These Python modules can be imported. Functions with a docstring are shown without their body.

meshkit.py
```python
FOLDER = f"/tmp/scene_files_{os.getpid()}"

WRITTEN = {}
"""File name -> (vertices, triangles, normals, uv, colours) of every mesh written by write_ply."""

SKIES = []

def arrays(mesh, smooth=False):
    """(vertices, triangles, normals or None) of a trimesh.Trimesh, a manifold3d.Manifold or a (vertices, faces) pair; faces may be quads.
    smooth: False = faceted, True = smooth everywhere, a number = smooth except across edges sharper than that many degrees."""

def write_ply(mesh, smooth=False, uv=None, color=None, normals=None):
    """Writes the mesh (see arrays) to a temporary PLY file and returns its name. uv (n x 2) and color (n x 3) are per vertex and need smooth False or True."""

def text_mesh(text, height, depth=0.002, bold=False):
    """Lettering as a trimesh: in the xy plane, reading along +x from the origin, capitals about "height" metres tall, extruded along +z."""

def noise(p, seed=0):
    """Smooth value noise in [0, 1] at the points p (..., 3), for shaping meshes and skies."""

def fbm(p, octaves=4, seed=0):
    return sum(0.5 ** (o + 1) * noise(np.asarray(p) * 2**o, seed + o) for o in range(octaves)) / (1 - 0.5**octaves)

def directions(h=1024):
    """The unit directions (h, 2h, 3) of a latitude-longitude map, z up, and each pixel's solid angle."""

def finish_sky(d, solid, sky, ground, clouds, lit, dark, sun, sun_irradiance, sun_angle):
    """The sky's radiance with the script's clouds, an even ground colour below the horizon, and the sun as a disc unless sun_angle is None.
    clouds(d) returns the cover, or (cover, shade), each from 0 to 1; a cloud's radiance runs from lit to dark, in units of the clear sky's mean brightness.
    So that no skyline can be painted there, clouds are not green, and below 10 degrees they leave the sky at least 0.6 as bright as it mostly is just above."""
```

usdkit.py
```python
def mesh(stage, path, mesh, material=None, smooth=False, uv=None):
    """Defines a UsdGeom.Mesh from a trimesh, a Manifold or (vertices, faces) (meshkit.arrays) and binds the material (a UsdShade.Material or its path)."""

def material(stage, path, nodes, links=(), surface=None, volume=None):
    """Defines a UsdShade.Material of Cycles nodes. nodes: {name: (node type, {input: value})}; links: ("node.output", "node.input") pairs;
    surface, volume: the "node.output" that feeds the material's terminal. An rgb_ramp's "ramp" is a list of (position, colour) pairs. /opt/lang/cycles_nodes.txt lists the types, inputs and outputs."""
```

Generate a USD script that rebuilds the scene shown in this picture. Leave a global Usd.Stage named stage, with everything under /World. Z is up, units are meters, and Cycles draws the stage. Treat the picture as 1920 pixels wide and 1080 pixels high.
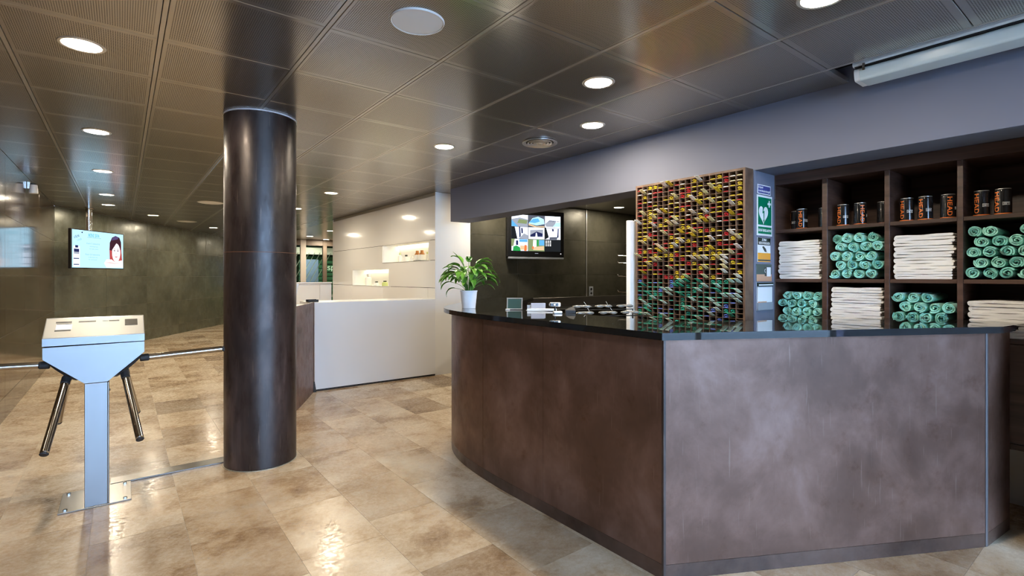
import math, random
import numpy as np, trimesh
import manifold3d as m3d
from shapely.geometry import Polygon, LineString, Point, box as sbox
from shapely.ops import unary_union
from pxr import Usd, UsdGeom, UsdLux, UsdShade, Gf, Sdf
import usdkit, meshkit

stage = Usd.Stage.CreateInMemory()
UsdGeom.SetStageUpAxis(stage, UsdGeom.Tokens.z)
UsdGeom.SetStageMetersPerUnit(stage, 1.0)
world = UsdGeom.Xform.Define(stage, '/World')
stage.SetDefaultPrim(world.GetPrim())
UsdGeom.Scope.Define(stage, '/World/Looks')

# ------------------------------------------------------------------ camera, sky, light levels
CAM_H, CEIL, YAW, FPX = 1.326, 2.476, 0.656, 950.0
cam = UsdGeom.Camera.Define(stage, '/World/camera')
cam.CreateHorizontalApertureAttr(36.0)
cam.CreateVerticalApertureAttr(20.25)
cam.CreateFocalLengthAttr(36.0 * FPX / 1920.0)
cam.CreateVerticalApertureOffsetAttr(-20.5 / 1920.0 * 36.0)
cam.CreateClippingRangeAttr(Gf.Vec2f(0.05, 200))
f = np.array([math.sin(YAW), math.cos(YAW), 0]); r = np.array([math.cos(YAW), -math.sin(YAW), 0])
cam.AddTransformOp().Set(Gf.Matrix4d(*r, 0, 0, 0, 1, 0, *(-f), 0, 0, 0, CAM_H, 1))
EXPOSURE = 0.9
cam.CreateExposureAttr(EXPOSURE)
sky = UsdLux.DomeLight.Define(stage, '/World/sky')
sky.CreateColorAttr(Gf.Vec3f(0.43, 0.57, 1.0))
sky.CreateIntensityAttr(4.2)
DOWNLIGHT = 225.0         # strength of the recessed lamps
WARM = (1.0, 0.80, 0.52)

rng = random.Random(7)
nrg = np.random.default_rng(7)

# ------------------------------------------------------------------ helpers
taken = {}
def numbered(parent, name):
    k = (str(parent), name); n = taken.get(k, -1) + 1; taken[k] = n
    return name if n == 0 else f'{name}_{n:03d}'
def path_of(p):
    return p if isinstance(p, str) else str(p.GetPath())
def tag(p, label=None, cat=None, group=None, kind=None):
    if not isinstance(p, Usd.Prim): p = p.GetPrim()
    for k, v in (('label', label), ('category', cat), ('group', group), ('kind', kind)):
        if v: p.SetCustomDataByKey(k, v)
    return p
def obj(name, mesh, mat, parent='/World', smooth=False, loc=None, label=None, kind=None):
    pp = path_of(parent); path = pp + '/' + numbered(pp, name)
    m = usdkit.mesh(stage, path, mesh, M[mat] if isinstance(mat, str) else mat, smooth=smooth)
    if loc is not None: UsdGeom.Xformable(m).AddTranslateOp().Set(Gf.Vec3d(*map(float, loc)))
    tag(m, label, None, None, kind)
    return m.GetPrim()
def place(x, loc, rz=0.0, rx=None, sc=None):
    x.AddTranslateOp().Set(Gf.Vec3d(*map(float, loc)))
    if rz: x.AddRotateZOp().Set(float(rz))
    if rx is not None: x.AddRotateXOp().Set(float(rx))
    if sc is not None: x.AddScaleOp().Set(Gf.Vec3f(*map(float, sc)))
def thing(name, label, cat, loc=(0, 0, 0), rz=0.0, group=None, kind=None, rx=None, sc=None):
    x = UsdGeom.Xform.Define(stage, '/World/' + numbered('/World', name))
    place(x, loc, rz, rx, sc)
    return tag(x, label, cat, group, kind)
def copy(proto, name, label, loc, rz=0.0, rx=None, sc=None, group=None):
    x = UsdGeom.Xform.Define(stage, '/World/' + numbered('/World', name))
    p = x.GetPrim(); p.GetReferences().AddInternalReference(proto.GetPath())
    x.ClearXformOpOrder()
    x2 = UsdGeom.Xformable(p)
    for op, val in (('xformOp:translate', Gf.Vec3d(*map(float, loc))),):
        pass
    ops = []
    def mk(nm, typ, v):
        a = p.CreateAttribute(nm, typ); a.Set(v); ops.append(nm)
    mk('xformOp:translate', Sdf.ValueTypeNames.Double3, Gf.Vec3d(*map(float, loc)))
    if rz: mk('xformOp:rotateZ', Sdf.ValueTypeNames.Float, float(rz))
    if rx is not None: mk('xformOp:rotateX', Sdf.ValueTypeNames.Float, float(rx))
    if sc is not None: mk('xformOp:scale', Sdf.ValueTypeNames.Float3, Gf.Vec3f(*map(float, sc)))
    p.GetAttribute('xformOpOrder').Set(ops) if p.GetAttribute('xformOpOrder') else x.CreateXformOpOrderAttr(ops)
    cat = proto.GetCustomDataByKey('category')
    tag(p, label, cat, group or proto.GetCustomDataByKey('group'))
    p.SetInstanceable(True)
    return p

def bx(x0, x1, y0, y1, z0, z1):
    b = trimesh.creation.box((x1 - x0, y1 - y0, z1 - z0))
    b.apply_translation(((x0 + x1) / 2, (y0 + y1) / 2, (z0 + z1) / 2)); return b
def cbox(x0, x1, y0, y1, z0, z1, c=0.003):
    P = []
    for sx in (0, 1):
        for sy in (0, 1):
            for sz in (0, 1):
                X, Y, Z = (x0, x1)[sx], (y0, y1)[sy], (z0, z1)[sz]
                dx, dy, dz = c * (1 - 2 * sx), c * (1 - 2 * sy), c * (1 - 2 * sz)
                P += [(X + dx, Y + dy, Z), (X + dx, Y, Z + dz), (X, Y + dy, Z + dz)]
    return tri(m3d.Manifold.hull_points(np.array(P)))
def tri(mf):
    m = mf.to_mesh(); return trimesh.Trimesh(np.array(m.vert_properties[:, :3]), np.array(m.tri_verts), process=False)
def cat(*ms):
    return trimesh.util.concatenate([m for m in ms if m is not None])
def ext(poly, h, z0=0.0):
    ps = getattr(poly, 'geoms', [poly])
    out = cat(*[trimesh.creation.extrude_polygon(p, h, engine='earcut') for p in ps if p.area > 0])
    out.apply_translation((0, 0, z0)); return out
def frame(m, ex, ey, ez, o):
    """mesh whose local x,y,z become the directions ex,ey,ez with origin o"""
    T = np.eye(4); T[:3, 0], T[:3, 1], T[:3, 2], T[:3, 3] = ex, ey, ez, o
    m = m.copy(); m.apply_transform(T); return m
def lathe(prof, n=32, loc=(0, 0, 0)):
    m = trimesh.creation.revolve(np.array(prof, float), sections=n); m.apply_translation(loc); return m
def tube(p0, p1, r, n=16, r1=None):
    p0, p1 = np.array(p0, float), np.array(p1, float); d = p1 - p0; L = np.linalg.norm(d)
    r1 = r if r1 is None else r1; c = min(0.004, r * .3)
    m = trimesh.creation.revolve(np.array([(0, 0), (r - c, 0), (r, c), (r1, L - c), (r1 - c, L), (0, L)]), sections=n)
    T = trimesh.geometry.align_vectors((0, 0, 1), d / L); T[:3, 3] = p0; m.apply_transform(T); return m
def path_tube(pts, rad, n=8):
    pts = np.array(pts, float); ms = []
    rad = np.broadcast_to(rad, len(pts)); rings = []
    t = np.gradient(pts, axis=0); t /= np.linalg.norm(t, axis=1, keepdims=True) + 1e-12
    up = np.array([0.13, 0.29, 0.95])
    for p, d, rr in zip(pts, t, rad):
        a = np.cross(d, up); a /= np.linalg.norm(a); b = np.cross(d, a)
        th = np.linspace(0, 2 * np.pi, n, endpoint=False)
        rings.append(p + rr * (np.cos(th)[:, None] * a + np.sin(th)[:, None] * b))
    V = np.vstack(rings + [pts[:1], pts[-1:]]); F = []
    k = len(pts)
    for i in range(k - 1):
        for j in range(n):
            a, b, c, d = i * n + j, i * n + (j + 1) % n, (i + 1) * n + (j + 1) % n, (i + 1) * n + j
            F += [(a, b, c), (a, c, d)]
    for j in range(n):
        F += [(k * n, (j + 1) % n, j), (k * n + 1, (k - 1) * n + j, (k - 1) * n + (j + 1) % n)]
    m = trimesh.Trimesh(V, np.array(F), process=False); m.fix_normals(); return m
def strip(pts, z0, z1, th, side=1):
    """a thin upright sheet along the plan polyline pts, thickness to its left (side=1) or right"""
    l = LineString(pts); p = l.buffer(th * side, single_sided=True, join_style=2)
    return ext(p, z1 - z0, z0)

# ------------------------------------------------------------------ materials
M = {}
def mat(name, nodes, links, surface):
    M[name] = usdkit.material(stage, '/World/Looks/' + name, nodes, links, surface=surface); return M[name]
def plain(name, col, rough=0.5, metal=0.0, spec=0.5, coat=0.0, bumpy=None, **kw):
    nodes = {'p': ('principled_bsdf', dict(base_color=col, roughness=rough, metallic=metal, specular_ior_level=spec, coat_weight=coat, **kw))}
    links = []
    if bumpy:
        sc, st, di = bumpy
        nodes['t'] = ('texture_coordinate', {}); nodes['n'] = ('noise_texture', {'scale': sc, 'detail': 3.0}); nodes['b'] = ('bump', {'strength': st, 'distance': di})
        links = [('t.object', 'n.vector'), ('n.fac', 'b.height'), ('b.normal', 'p.normal')]
    return mat(name, nodes, links, 'p.BSDF')
def glow(name, col, s):
    return mat(name, {'e': ('emission', dict(color=col, strength=s))}, [], 'e.emission')

def mottled(name, ramp, scale, rough=(0.2, 0.4), metal=0.0, spec=0.5, stretch=(1, 1, 1), detail=6.0, distortion=0.6, fine=None, bump=0.0, coat=0.0, rnd=0.0, scratch=0.0):
    n = {'g': ('geometry', {}), 'm': ('mapping', {'scale': stretch}), 'a': ('noise_texture', {'scale': scale, 'detail': detail, 'roughness': 0.6, 'distortion': distortion}),
         'r': ('rgb_ramp', {'ramp': ramp}), 'q': ('map_range', {'from_min': 0.3, 'from_max': 0.7, 'to_min': rough[0], 'to_max': rough[1], 'clamp': True}),
         'b2': ('noise_texture', {'scale': scale * 3.1, 'detail': 5.0, 'roughness': 0.65}),
         'p': ('principled_bsdf', dict(metallic=metal, specular_ior_level=spec, coat_weight=coat))}
    l = [('g.position', 'm.vector'), ('a.fac', 'r.fac'), ('b2.fac', 'q.value'), ('q.result', 'p.roughness'), ('m.vector', 'b2.vector')]
    if rnd:
        n['o'] = ('object_info', {}); n['vs'] = ('vector_math', {'math_type': 'scale', 'scale': 13.7}); n['cx'] = ('combine_xyz', {})
        n['va'] = ('vector_math', {'math_type': 'add'})
        l += [('o.random', 'cx.x'), ('o.random', 'cx.y'), ('o.random', 'cx.z'), ('cx.vector', 'vs.vector1'), ('m.vector', 'va.vector1'), ('vs.vector', 'va.vector2'), ('va.vector', 'a.vector')]
    else:
        l += [('m.vector', 'a.vector')]
    last = 'r.color'
    if scratch:
        n['sm'] = ('mapping', {'scale': (90, 90, 5), 'rotation': (0.5, 0.25, 0)}); n['sn'] = ('noise_texture', {'scale': 1.0, 'detail': 2.0})
        n['sr'] = ('map_range', {'from_min': 0.66, 'from_max': 0.76, 'to_min': 0.0, 'to_max': scratch, 'clamp': True})
        n['sx'] = ('mix_color', {'b': (0.30, 0.22, 0.17)})
        l += [('g.position', 'sm.vector'), ('sm.vector', 'sn.vector'), ('sn.fac', 'sr.value'), ('sr.result', 'sx.fac'), (last, 'sx.a')]; last = 'sx.result'
    l += [(last, 'p.base_color')]
    if bump:
        n['bm'] = ('bump', {'strength': bump, 'distance': 0.002}); l += [('b2.fac', 'bm.height'), ('bm.normal', 'p.normal')]
    return mat(name, n, l, 'p.BSDF')

# travertine tiles: cross-cut stone with cloudy bands, each tile its own tone
def travertine(name):
    n = {'g': ('geometry', {}), 'o': ('object_info', {}), 'cx': ('combine_xyz', {}), 'vs': ('vector_math', {'math_type': 'scale', 'scale': 17.0}), 'va': ('vector_math', {'math_type': 'add'}),
         'm': ('mapping', {'scale': (1.0, 1.15, 1.0), 'rotation': (0, 0, 0.4)}),
         'a': ('noise_texture', {'scale': 2.3, 'detail': 12.0, 'roughness': 0.72, 'distortion': 0.15}),
         'r': ('rgb_ramp', {'ramp': [(0.30, (0.22, 0.135, 0.075)), (0.41, (0.40, 0.28, 0.17)), (0.48, (0.545, 0.42, 0.285)), (0.58, (0.64, 0.53, 0.395)), (0.70, (0.71, 0.63, 0.51))]}),
         'v': ('noise_texture', {'scale': 38.0, 'detail': 8.0, 'roughness': 0.8, 'distortion': 0.4}),
         'vr': ('map_range', {'from_min': 0.54, 'from_max': 0.68, 'to_min': 0.0, 'to_max': 0.8, 'clamp': True}),
         'mk': ('noise_texture', {'scale': 3.6, 'detail': 5.0, 'roughness': 0.6}), 'mr': ('map_range', {'from_min': 0.46, 'from_max': 0.62, 'to_min': 0.0, 'to_max': 1.0, 'clamp': True}),
         'mm': ('math', {'math_type': 'multiply'}), 'mx': ('mix_color', {'b': (0.16, 0.10, 0.06)}),
         'tn': ('rgb_ramp', {'ramp': [(0.0, (0.58, 0.52, 0.47)), (0.2, (0.80, 0.75, 0.70)), (0.55, (0.98, 0.95, 0.91)), (1.0, (1.0, 1.0, 1.0))]}), 'tm': ('mix_color', {'blend_type': 'multiply', 'fac': 1.0}),
         'rr': ('map_range', {'from_min': 0.40, 'from_max': 0.68, 'to_min': 0.14, 'to_max': 0.42, 'clamp': True}),
         'b': ('bump', {'strength': 0.22, 'distance': 0.003, 'invert': True}),
         'p': ('principled_bsdf', {'specular_ior_level': 0.5})}
    l = [('o.random', 'cx.x'), ('o.random', 'cx.y'), ('o.random', 'cx.z'), ('cx.vector', 'vs.vector1'), ('g.position', 'm.vector'), ('m.vector', 'va.vector1'), ('vs.vector', 'va.vector2'),
         ('va.vector', 'a.vector'), ('va.vector', 'v.vector'), ('va.vector', 'mk.vector'), ('a.fac', 'r.fac'), ('v.fac', 'vr.value'), ('mk.fac', 'mr.value'), ('vr.result', 'mm.value1'), ('mr.result', 'mm.value2'),
         ('mm.value', 'mx.fac'), ('r.color', 'mx.a'), ('mx.result', 'tm.a'), ('o.random', 'tn.fac'), ('tn.color', 'tm.b'), ('tm.result', 'p.base_color'), ('v.fac', 'rr.value'), ('rr.result', 'p.roughness'),
         ('mm.value', 'b.height'), ('b.normal', 'p.normal')]
    mat(name, n, l, 'p.BSDF')
travertine('travertine')
plain('grout', (0.50, 0.44, 0.36), 0.8)

# perforated bronze-grey metal ceiling tray (object space: metres from the panel's centre)
def perforated(name, hx, hy):
    n = {'t': ('texture_coordinate', {}), 's': ('separate_xyz', {})}
    l = [('t.object', 's.vector')]
    P = 0.0088
    for ax in 'xy':
        n['d' + ax] = ('math', {'math_type': 'divide', 'value2': P}); n['f' + ax] = ('math', {'math_type': 'fraction'}); n['c' + ax] = ('math', {'math_type': 'subtract', 'value2': 0.5})
        n['q' + ax] = ('math', {'math_type': 'multiply'}); n['o' + ax] = ('math', {'math_type': 'add', 'value2': 100.0})
        n['ab' + ax] = ('math', {'math_type': 'absolute'}); n['in' + ax] = ('math', {'math_type': 'less_than', 'value2': hx if ax == 'x' else hy})
        l += [('s.' + ax, 'd' + ax + '.value1'), ('d' + ax + '.value', 'o' + ax + '.value1'), ('o' + ax + '.value', 'f' + ax + '.value1'), ('f' + ax + '.value', 'c' + ax + '.value1'),
              ('c' + ax + '.value', 'q' + ax + '.value1'), ('c' + ax + '.value', 'q' + ax + '.value2'), ('s.' + ax, 'ab' + ax + '.value1'), ('ab' + ax + '.value', 'in' + ax + '.value1')]
    n['sum'] = ('math', {'math_type': 'add'}); n['hole'] = ('math', {'math_type': 'less_than', 'value2': 0.075}); n['i1'] = ('math', {'math_type': 'multiply'}); n['i2'] = ('math', {'math_type': 'multiply'})
    n['mx'] = ('mix_color', {'a': CEILCOL, 'b': (0.010, 0.009, 0.008)})
    n['hr'] = ('math', {'math_type': 'multiply_add', 'value2': 0.5, 'value3': CEILROUGH})
    n['mt'] = ('math', {'math_type': 'multiply_add', 'value2': -CEILMETAL, 'value3': CEILMETAL})
    n['p'] = ('principled_bsdf', {'roughness': CEILROUGH, 'metallic': CEILMETAL})
    l += [('qx.value', 'sum.value1'), ('qy.value', 'sum.value2'), ('sum.value', 'hole.value1'), ('hole.value', 'i1.value1'), ('inx.value', 'i1.value2'), ('i1.value', 'i2.value1'), ('iny.value', 'i2.value2'),
          ('i2.value', 'mx.fac'), ('mx.result', 'p.base_color'), ('i2.value', 'hr.value1'), ('hr.value', 'p.roughness'), ('i2.value', 'mt.value1'), ('mt.value', 'p.metallic')]
    mat(name, n, l, 'p.BSDF')
CEILCOL, CEILROUGH, CEILMETAL = (0.41, 0.395, 0.375), 0.2, 0.75
perforated('ceiling_metal', 0.270, 0.275)
plain('ceiling_runner', (0.46, 0.44, 0.415), 0.25, metal=0.7)
plain('void', (0.012, 0.012, 0.013), 0.9)
plain('concrete', (0.16, 0.16, 0.16), 0.9)

mottled('rust_steel', [(0.28, (0.075, 0.034, 0.020)), (0.44, (0.112, 0.055, 0.035)), (0.57, (0.165, 0.087, 0.061)), (0.74, (0.235, 0.140, 0.112))], 3.1, rough=(0.30, 0.52), metal=0.35, spec=0.5, detail=11.0, distortion=0.25, stretch=(1, 1, 0.9), scratch=0.25)
mottled('plinth_steel', [(0.3, (0.040, 0.022, 0.016)), (0.7, (0.13, 0.075, 0.055))], 2.5, rough=(0.25, 0.4), metal=0.25)
mottled('wall_steel', [(0.28, (0.088, 0.090, 0.060)), (0.45, (0.118, 0.120, 0.080)), (0.57, (0.150, 0.150, 0.102)), (0.75, (0.19, 0.185, 0.13))], 2.0, rough=(0.16, 0.30), metal=0.25, spec=0.6, detail=9.0, distortion=0.3, rnd=1)
mottled('recess_steel', [(0.30, (0.046, 0.044, 0.031)), (0.5, (0.066, 0.062, 0.045)), (0.7, (0.090, 0.085, 0.062))], 2.0, rough=(0.26, 0.42), metal=0.25, spec=0.5, detail=9.0, distortion=0.3, rnd=1)
mottled('side_wall_steel', [(0.25, (0.050, 0.032, 0.018)), (0.5, (0.075, 0.049, 0.028)), (0.8, (0.105, 0.072, 0.044))], 2.2, rough=(0.075, 0.13), metal=0.3, spec=0.6, stretch=(1, 1, 0.3), rnd=1)
mottled('pillar_steel', [(0.30, (0.016, 0.010, 0.009)), (0.46, (0.034, 0.022, 0.019)), (0.57, (0.062, 0.040, 0.034)), (0.70, (0.12, 0.082, 0.070))], 3.6, rough=(0.24, 0.48), metal=0.3, spec=0.6, stretch=(1, 1, 0.35), detail=8.0, distortion=1.0, scratch=0.25)
plain('joint_metal', (0.42, 0.38, 0.30), 0.4, metal=0.5)
plain('beam_paint', (0.165, 0.175, 0.235), 0.75, bumpy=(220.0, 0.08, 0.001))
plain('white_paint', (0.78, 0.77, 0.75), 0.7)
plain('white_lacquer', (0.80, 0.77, 0.72), 0.10, coat=0.3)
plain('white_desk', (0.74, 0.74, 0.75), 0.35)
plain('white_plastic', (0.80, 0.80, 0.80), 0.35)
plain('black_glass', (0.012, 0.013, 0.013), 0.03, spec=0.6)
plain('black_plastic', (0.012, 0.012, 0.013), 0.3)
plain('dark_rubber', (0.02, 0.02, 0.022), 0.6)
plain('stainless', (0.25, 0.25, 0.255), 0.36, metal=0.9, bumpy=(400.0, 0.03, 0.0005))
plain('chrome', (0.66, 0.64, 0.61), 0.10, metal=1.0)
plain('tube_steel', (0.45, 0.42, 0.38), 0.14, metal=1.0)
plain('aluminium', (0.72, 0.71, 0.69), 0.3, metal=0.8)
plain('plate_steel', (0.23, 0.21, 0.19), 0.26, metal=0.8)
plain('trim_steel', (0.20, 0.18, 0.18), 0.4, metal=0.5)
mottled('wenge', [(0.3, (0.040, 0.020, 0.014)), (0.5, (0.080, 0.041, 0.029)), (0.7, (0.125, 0.069, 0.050))], 3.0, rough=(0.35, 0.5), stretch=(1, 0.3, 6), detail=6.0)
mottled('rack_wood', [(0.3, (0.085, 0.048, 0.031)), (0.5, (0.14, 0.082, 0.053)), (0.7, (0.20, 0.125, 0.085))], 6.0, rough=(0.4, 0.6), stretch=(1, 4, 1))
plain('dark_back', (0.025, 0.014, 0.012), 0.6)
def terry(name, c0, c1):
    n = {'t': ('texture_coordinate', {}), 'o': ('object_info', {}), 'a': ('noise_texture', {'scale': 420.0, 'detail': 3.0}), 'c': ('noise_texture', {'scale': 18.0, 'detail': 3.0}),
         'b': ('bump', {'strength': 0.55, 'distance': 0.003}), 'r': ('mix_color', {'a': c0, 'b': c1}), 'p': ('principled_bsdf', {'roughness': 0.95, 'specular_ior_level': 0.15, 'sheen_weight': 0.25})}
    l = [('t.object', 'a.vector'), ('t.object', 'c.vector'), ('a.fac', 'b.height'), ('b.normal', 'p.normal'), ('o.random', 'r.fac'), ('r.result', 'p.base_color')]
    mat(name, n, l, 'p.BSDF')
terry('mint_terry', (0.25, 0.68, 0.61), (0.40, 0.84, 0.74))
terry('white_terry', (0.80, 0.78, 0.77), (0.90, 0.86, 0.80))
glow('lamp', (1.0, 0.88, 0.68), DOWNLIGHT)
glow('niche_led', (1.0, 0.88, 0.58), 7.0)

# ------------------------------------------------------------------ floor
XL, XH, YN, YE_ = -0.865, 3.41, -3.0, 10.25
floor = thing('floor', 'polished travertine floor of beige and brown stone tiles', 'floor', kind='structure')
obj('screed', bx(XL - 0.1, 7.8, YN, 22.0, -0.12, -0.0015), 'grout', floor)
far_tiles = []
for i in range(-3, 12):
    x0 = 0.268 + 0.397 * i; x1 = x0 + 0.397
    st = 0.30 if (i % 3 == 2) else (0.12 if i % 4 == 1 else 0.0)
    for k in range(-6, 33):
        y0 = 2.352 + st + 0.598 * k; y1 = y0 + 0.598
        a0, a1 = max(x0, XL - 0.09), x1
        if y1 < YN or y0 > 21.5 or a1 - a0 < 0.02: continue
        t = bx(a0 + 0.0008, a1 - 0.0008, y0 + 0.0008, y1 - 0.0008, -0.0012, 0.0)
        ctr = ((a0 + a1) / 2, (y0 + y1) / 2)
        d = ctr[0] * f[0] + ctr[1] * f[1]; u = ctr[0] * r[0] + ctr[1] * r[1]
        if 1.6 < d < 11.5 and abs(u) < 1.12 * d + 0.3 and ctr[0] < 3.6: obj('tile', t, 'travertine', floor)
        else: far_tiles.append(t)
obj('far_tiles', cat(*far_tiles), 'travertine', floor, kind='stuff')

# ------------------------------------------------------------------ ceiling
ceiling = thing('ceiling', 'suspended ceiling of glossy perforated bronze-grey metal trays', 'ceiling', kind='structure')
GX = [XL, -0.453] + [0.148 + 0.597 * k for k in range(0, 5)] + [3.108, 3.41]
GX = [XL, -0.453, 0.148, 0.752, 1.347, 1.944, 2.531, 3.108, 3.41]
GY = [1.158 + 0.6065 * k for k in range(-3, 28)]
GAP = 0.012
back_panels = []
for i in range(len(GX) - 1):
    for j in range(-4, len(GY) - 1):
        y0 = 1.158 + 0.6065 * (j - 3); y1 = y0 + 0.6065
        x0, x1 = GX[i], GX[i + 1]
        if i == len(GX) - 2 and y1 < 1.2: continue                 # open bay where the batten sits
        gx0 = 0.0 if i == 0 else GAP; gx1 = 0.0 if i == len(GX) - 2 else GAP
        w, h = x1 - x0 - gx0 - gx1, y1 - y0 - 0.003
        c = ((x0 + gx0 + x1 - gx1) / 2, (y0 + y1) / 2, CEIL)
        pm = cbox(-w / 2, w / 2, -h / 2, h / 2, 0.0, 0.03, 0.002)
        d = c[0] * f[0] + c[1] * f[1]; u = c[0] * r[0] + c[1] * r[1]
        if d > 0.8 and abs(u) < 1.15 * d + 0.4: obj('panel', pm, 'ceiling_metal', ceiling, loc=c)
        else: pm.apply_translation(c); back_panels.append(pm)
obj('rear_panels', cat(*back_panels), 'ceiling_runner', ceiling, kind='stuff')
for x in GX[1:-1]:
    obj('runner', cbox(x - GAP + 0.0022, x + GAP - 0.0022, -3.0, GY[-1], CEIL + 0.0, CEIL + 0.03, 0.001), 'ceiling_runner', ceiling)
obj('recess_panel', bx(3.70, 7.7, 1.6, 6.2, CEIL, CEIL + 0.05), 'ceiling_runner', ceiling)
obj('recess_panel', bx(3.4105, 3.6995, 5.7505, 6.049, CEIL, CEIL + 0.05), 'ceiling_runner', ceiling)
obj('far_panel', bx(3.4105, 3.91, YE_ + 0.001, 21.0, CEIL, CEIL + 0.05), 'ceiling_runner', ceiling)
obj('far_panel', bx(3.91, 7.7, 6.2, 21.0, CEIL, CEIL + 0.05), 'ceiling_runner', ceiling)
obj('far_panel', bx(XL - 0.1, 3.41, GY[-1] + 0.002, 21.0, CEIL, CEIL + 0.05), 'ceiling_runner', ceiling)
obj('slab', bx(XL - 0.12, 7.8, YN, 21.5, CEIL + 0.12, CEIL + 0.3), 'concrete', ceiling)
obj('front_edge', bx(XL - 0.12, 7.8, YN - 0.1, YN - 0.001, CEIL - 0.001, CEIL + 0.3), 'concrete', ceiling)

# ------------------------------------------------------------------ left wall and the slanting wall behind it
ZR = [0.0, 0.212, 0.777, 1.342, 1.907, CEIL - 0.002]
wl = thing('wall_left', 'glossy dark bronze steel panel wall on the left', 'wall', kind='structure')
obj('backing', bx(XL - 0.12, XL - 0.004, YN, 11.02, 0, CEIL + 0.119), 'joint_metal', wl)
ys = [9.07 - 1.22 * k for k in range(10, -1, -1)] + [10.98]
ys = [YN] + [y for y in ys if y > YN + 0.3]
for a, b in zip(ys[:-1], ys[1:]):
    for z0, z1 in zip(ZR[:-1], ZR[1:]):
        g = 0.0045 if abs(a - 9.07) < .01 else 0.0018
        obj('panel', cbox(XL - 0.0035, XL, a + g, b - 0.0018, z0 + 0.0016, z1 - 0.0016, 0.0008), 'side_wall_steel', wl)
A0 = np.array([XL, 11.0]); TD = np.array([0.510, 0.860]); TD /= np.linalg.norm(TD); ND = np.array([TD[1], -TD[0]])
wo = thing('wall_back', 'greenish dark steel panel wall slanting away behind the hanging screen', 'wall', kind='structure')
def along(s0, s1, n0, n1, z0, z1, c=0.001):
    m = cbox(s0, s1, n0, n1, z0, z1, c)
    return frame(m, (TD[0], TD[1], 0), (-ND[0], -ND[1], 0), (0, 0, 1), (A0[0], A0[1], 0))
OL = 11.6
obj('backing', along(-0.1, OL, 0.004, 0.12, 0, CEIL), 'joint_metal', wo)
ss = [0.0, 1.24, 2.51, 3.78, 5.10, 6.35, 7.6, 8.85, OL]
for a, b in zip(ss[:-1], ss[1:]):
    for z0, z1 in zip(ZR[:-1], ZR[1:]):
        obj('panel', along(a + 0.0025, b - 0.0025, 0.0, 0.0038, z0 + 0.0022, z1 - 0.0022, 0.0008), 'wall_steel', wo)

# ------------------------------------------------------------------ header beam, pier, niche wall, recess walls
ZB = 2.052
hd = thing('wall_right', 'lilac grey plaster beam hanging above the reception opening and its pier', 'wall', kind='structure')
obj('beam', cbox(XH, 3.70, -3.0, 5.75, ZB, CEIL + 0.1, 0.002), 'beam_paint', hd)
obj('pier', cbox(XH + 0.001, 3.699, 1.726, 2.62, 0.0, ZB + 0.002, 0.002), 'beam_paint', hd)
obj('end_wall', bx(XH + 0.02, 4.129, -3.0, 0.30, 0.0, ZB + 0.001), 'beam_paint', hd)
obj('outer_wall', bx(4.16, 4.3, -3.0, 1.599, 0.0, CEIL + 0.119), 'beam_paint', hd)
obj('under_shelf_wall', bx(4.13, 4.159, 0.301, 1.599, 0.0, 0.42), 'white_paint', hd)
wn = thing('wall_niche', 'white lacquered panel wall with two lit display niches', 'wall', kind='structure')
XN = 3.35
NA = (6.247, 7.80, 1.556, 1.832); NB = (7.553, 9.15, 1.178, 1.452)       # y0,y1,z0,z1
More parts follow.
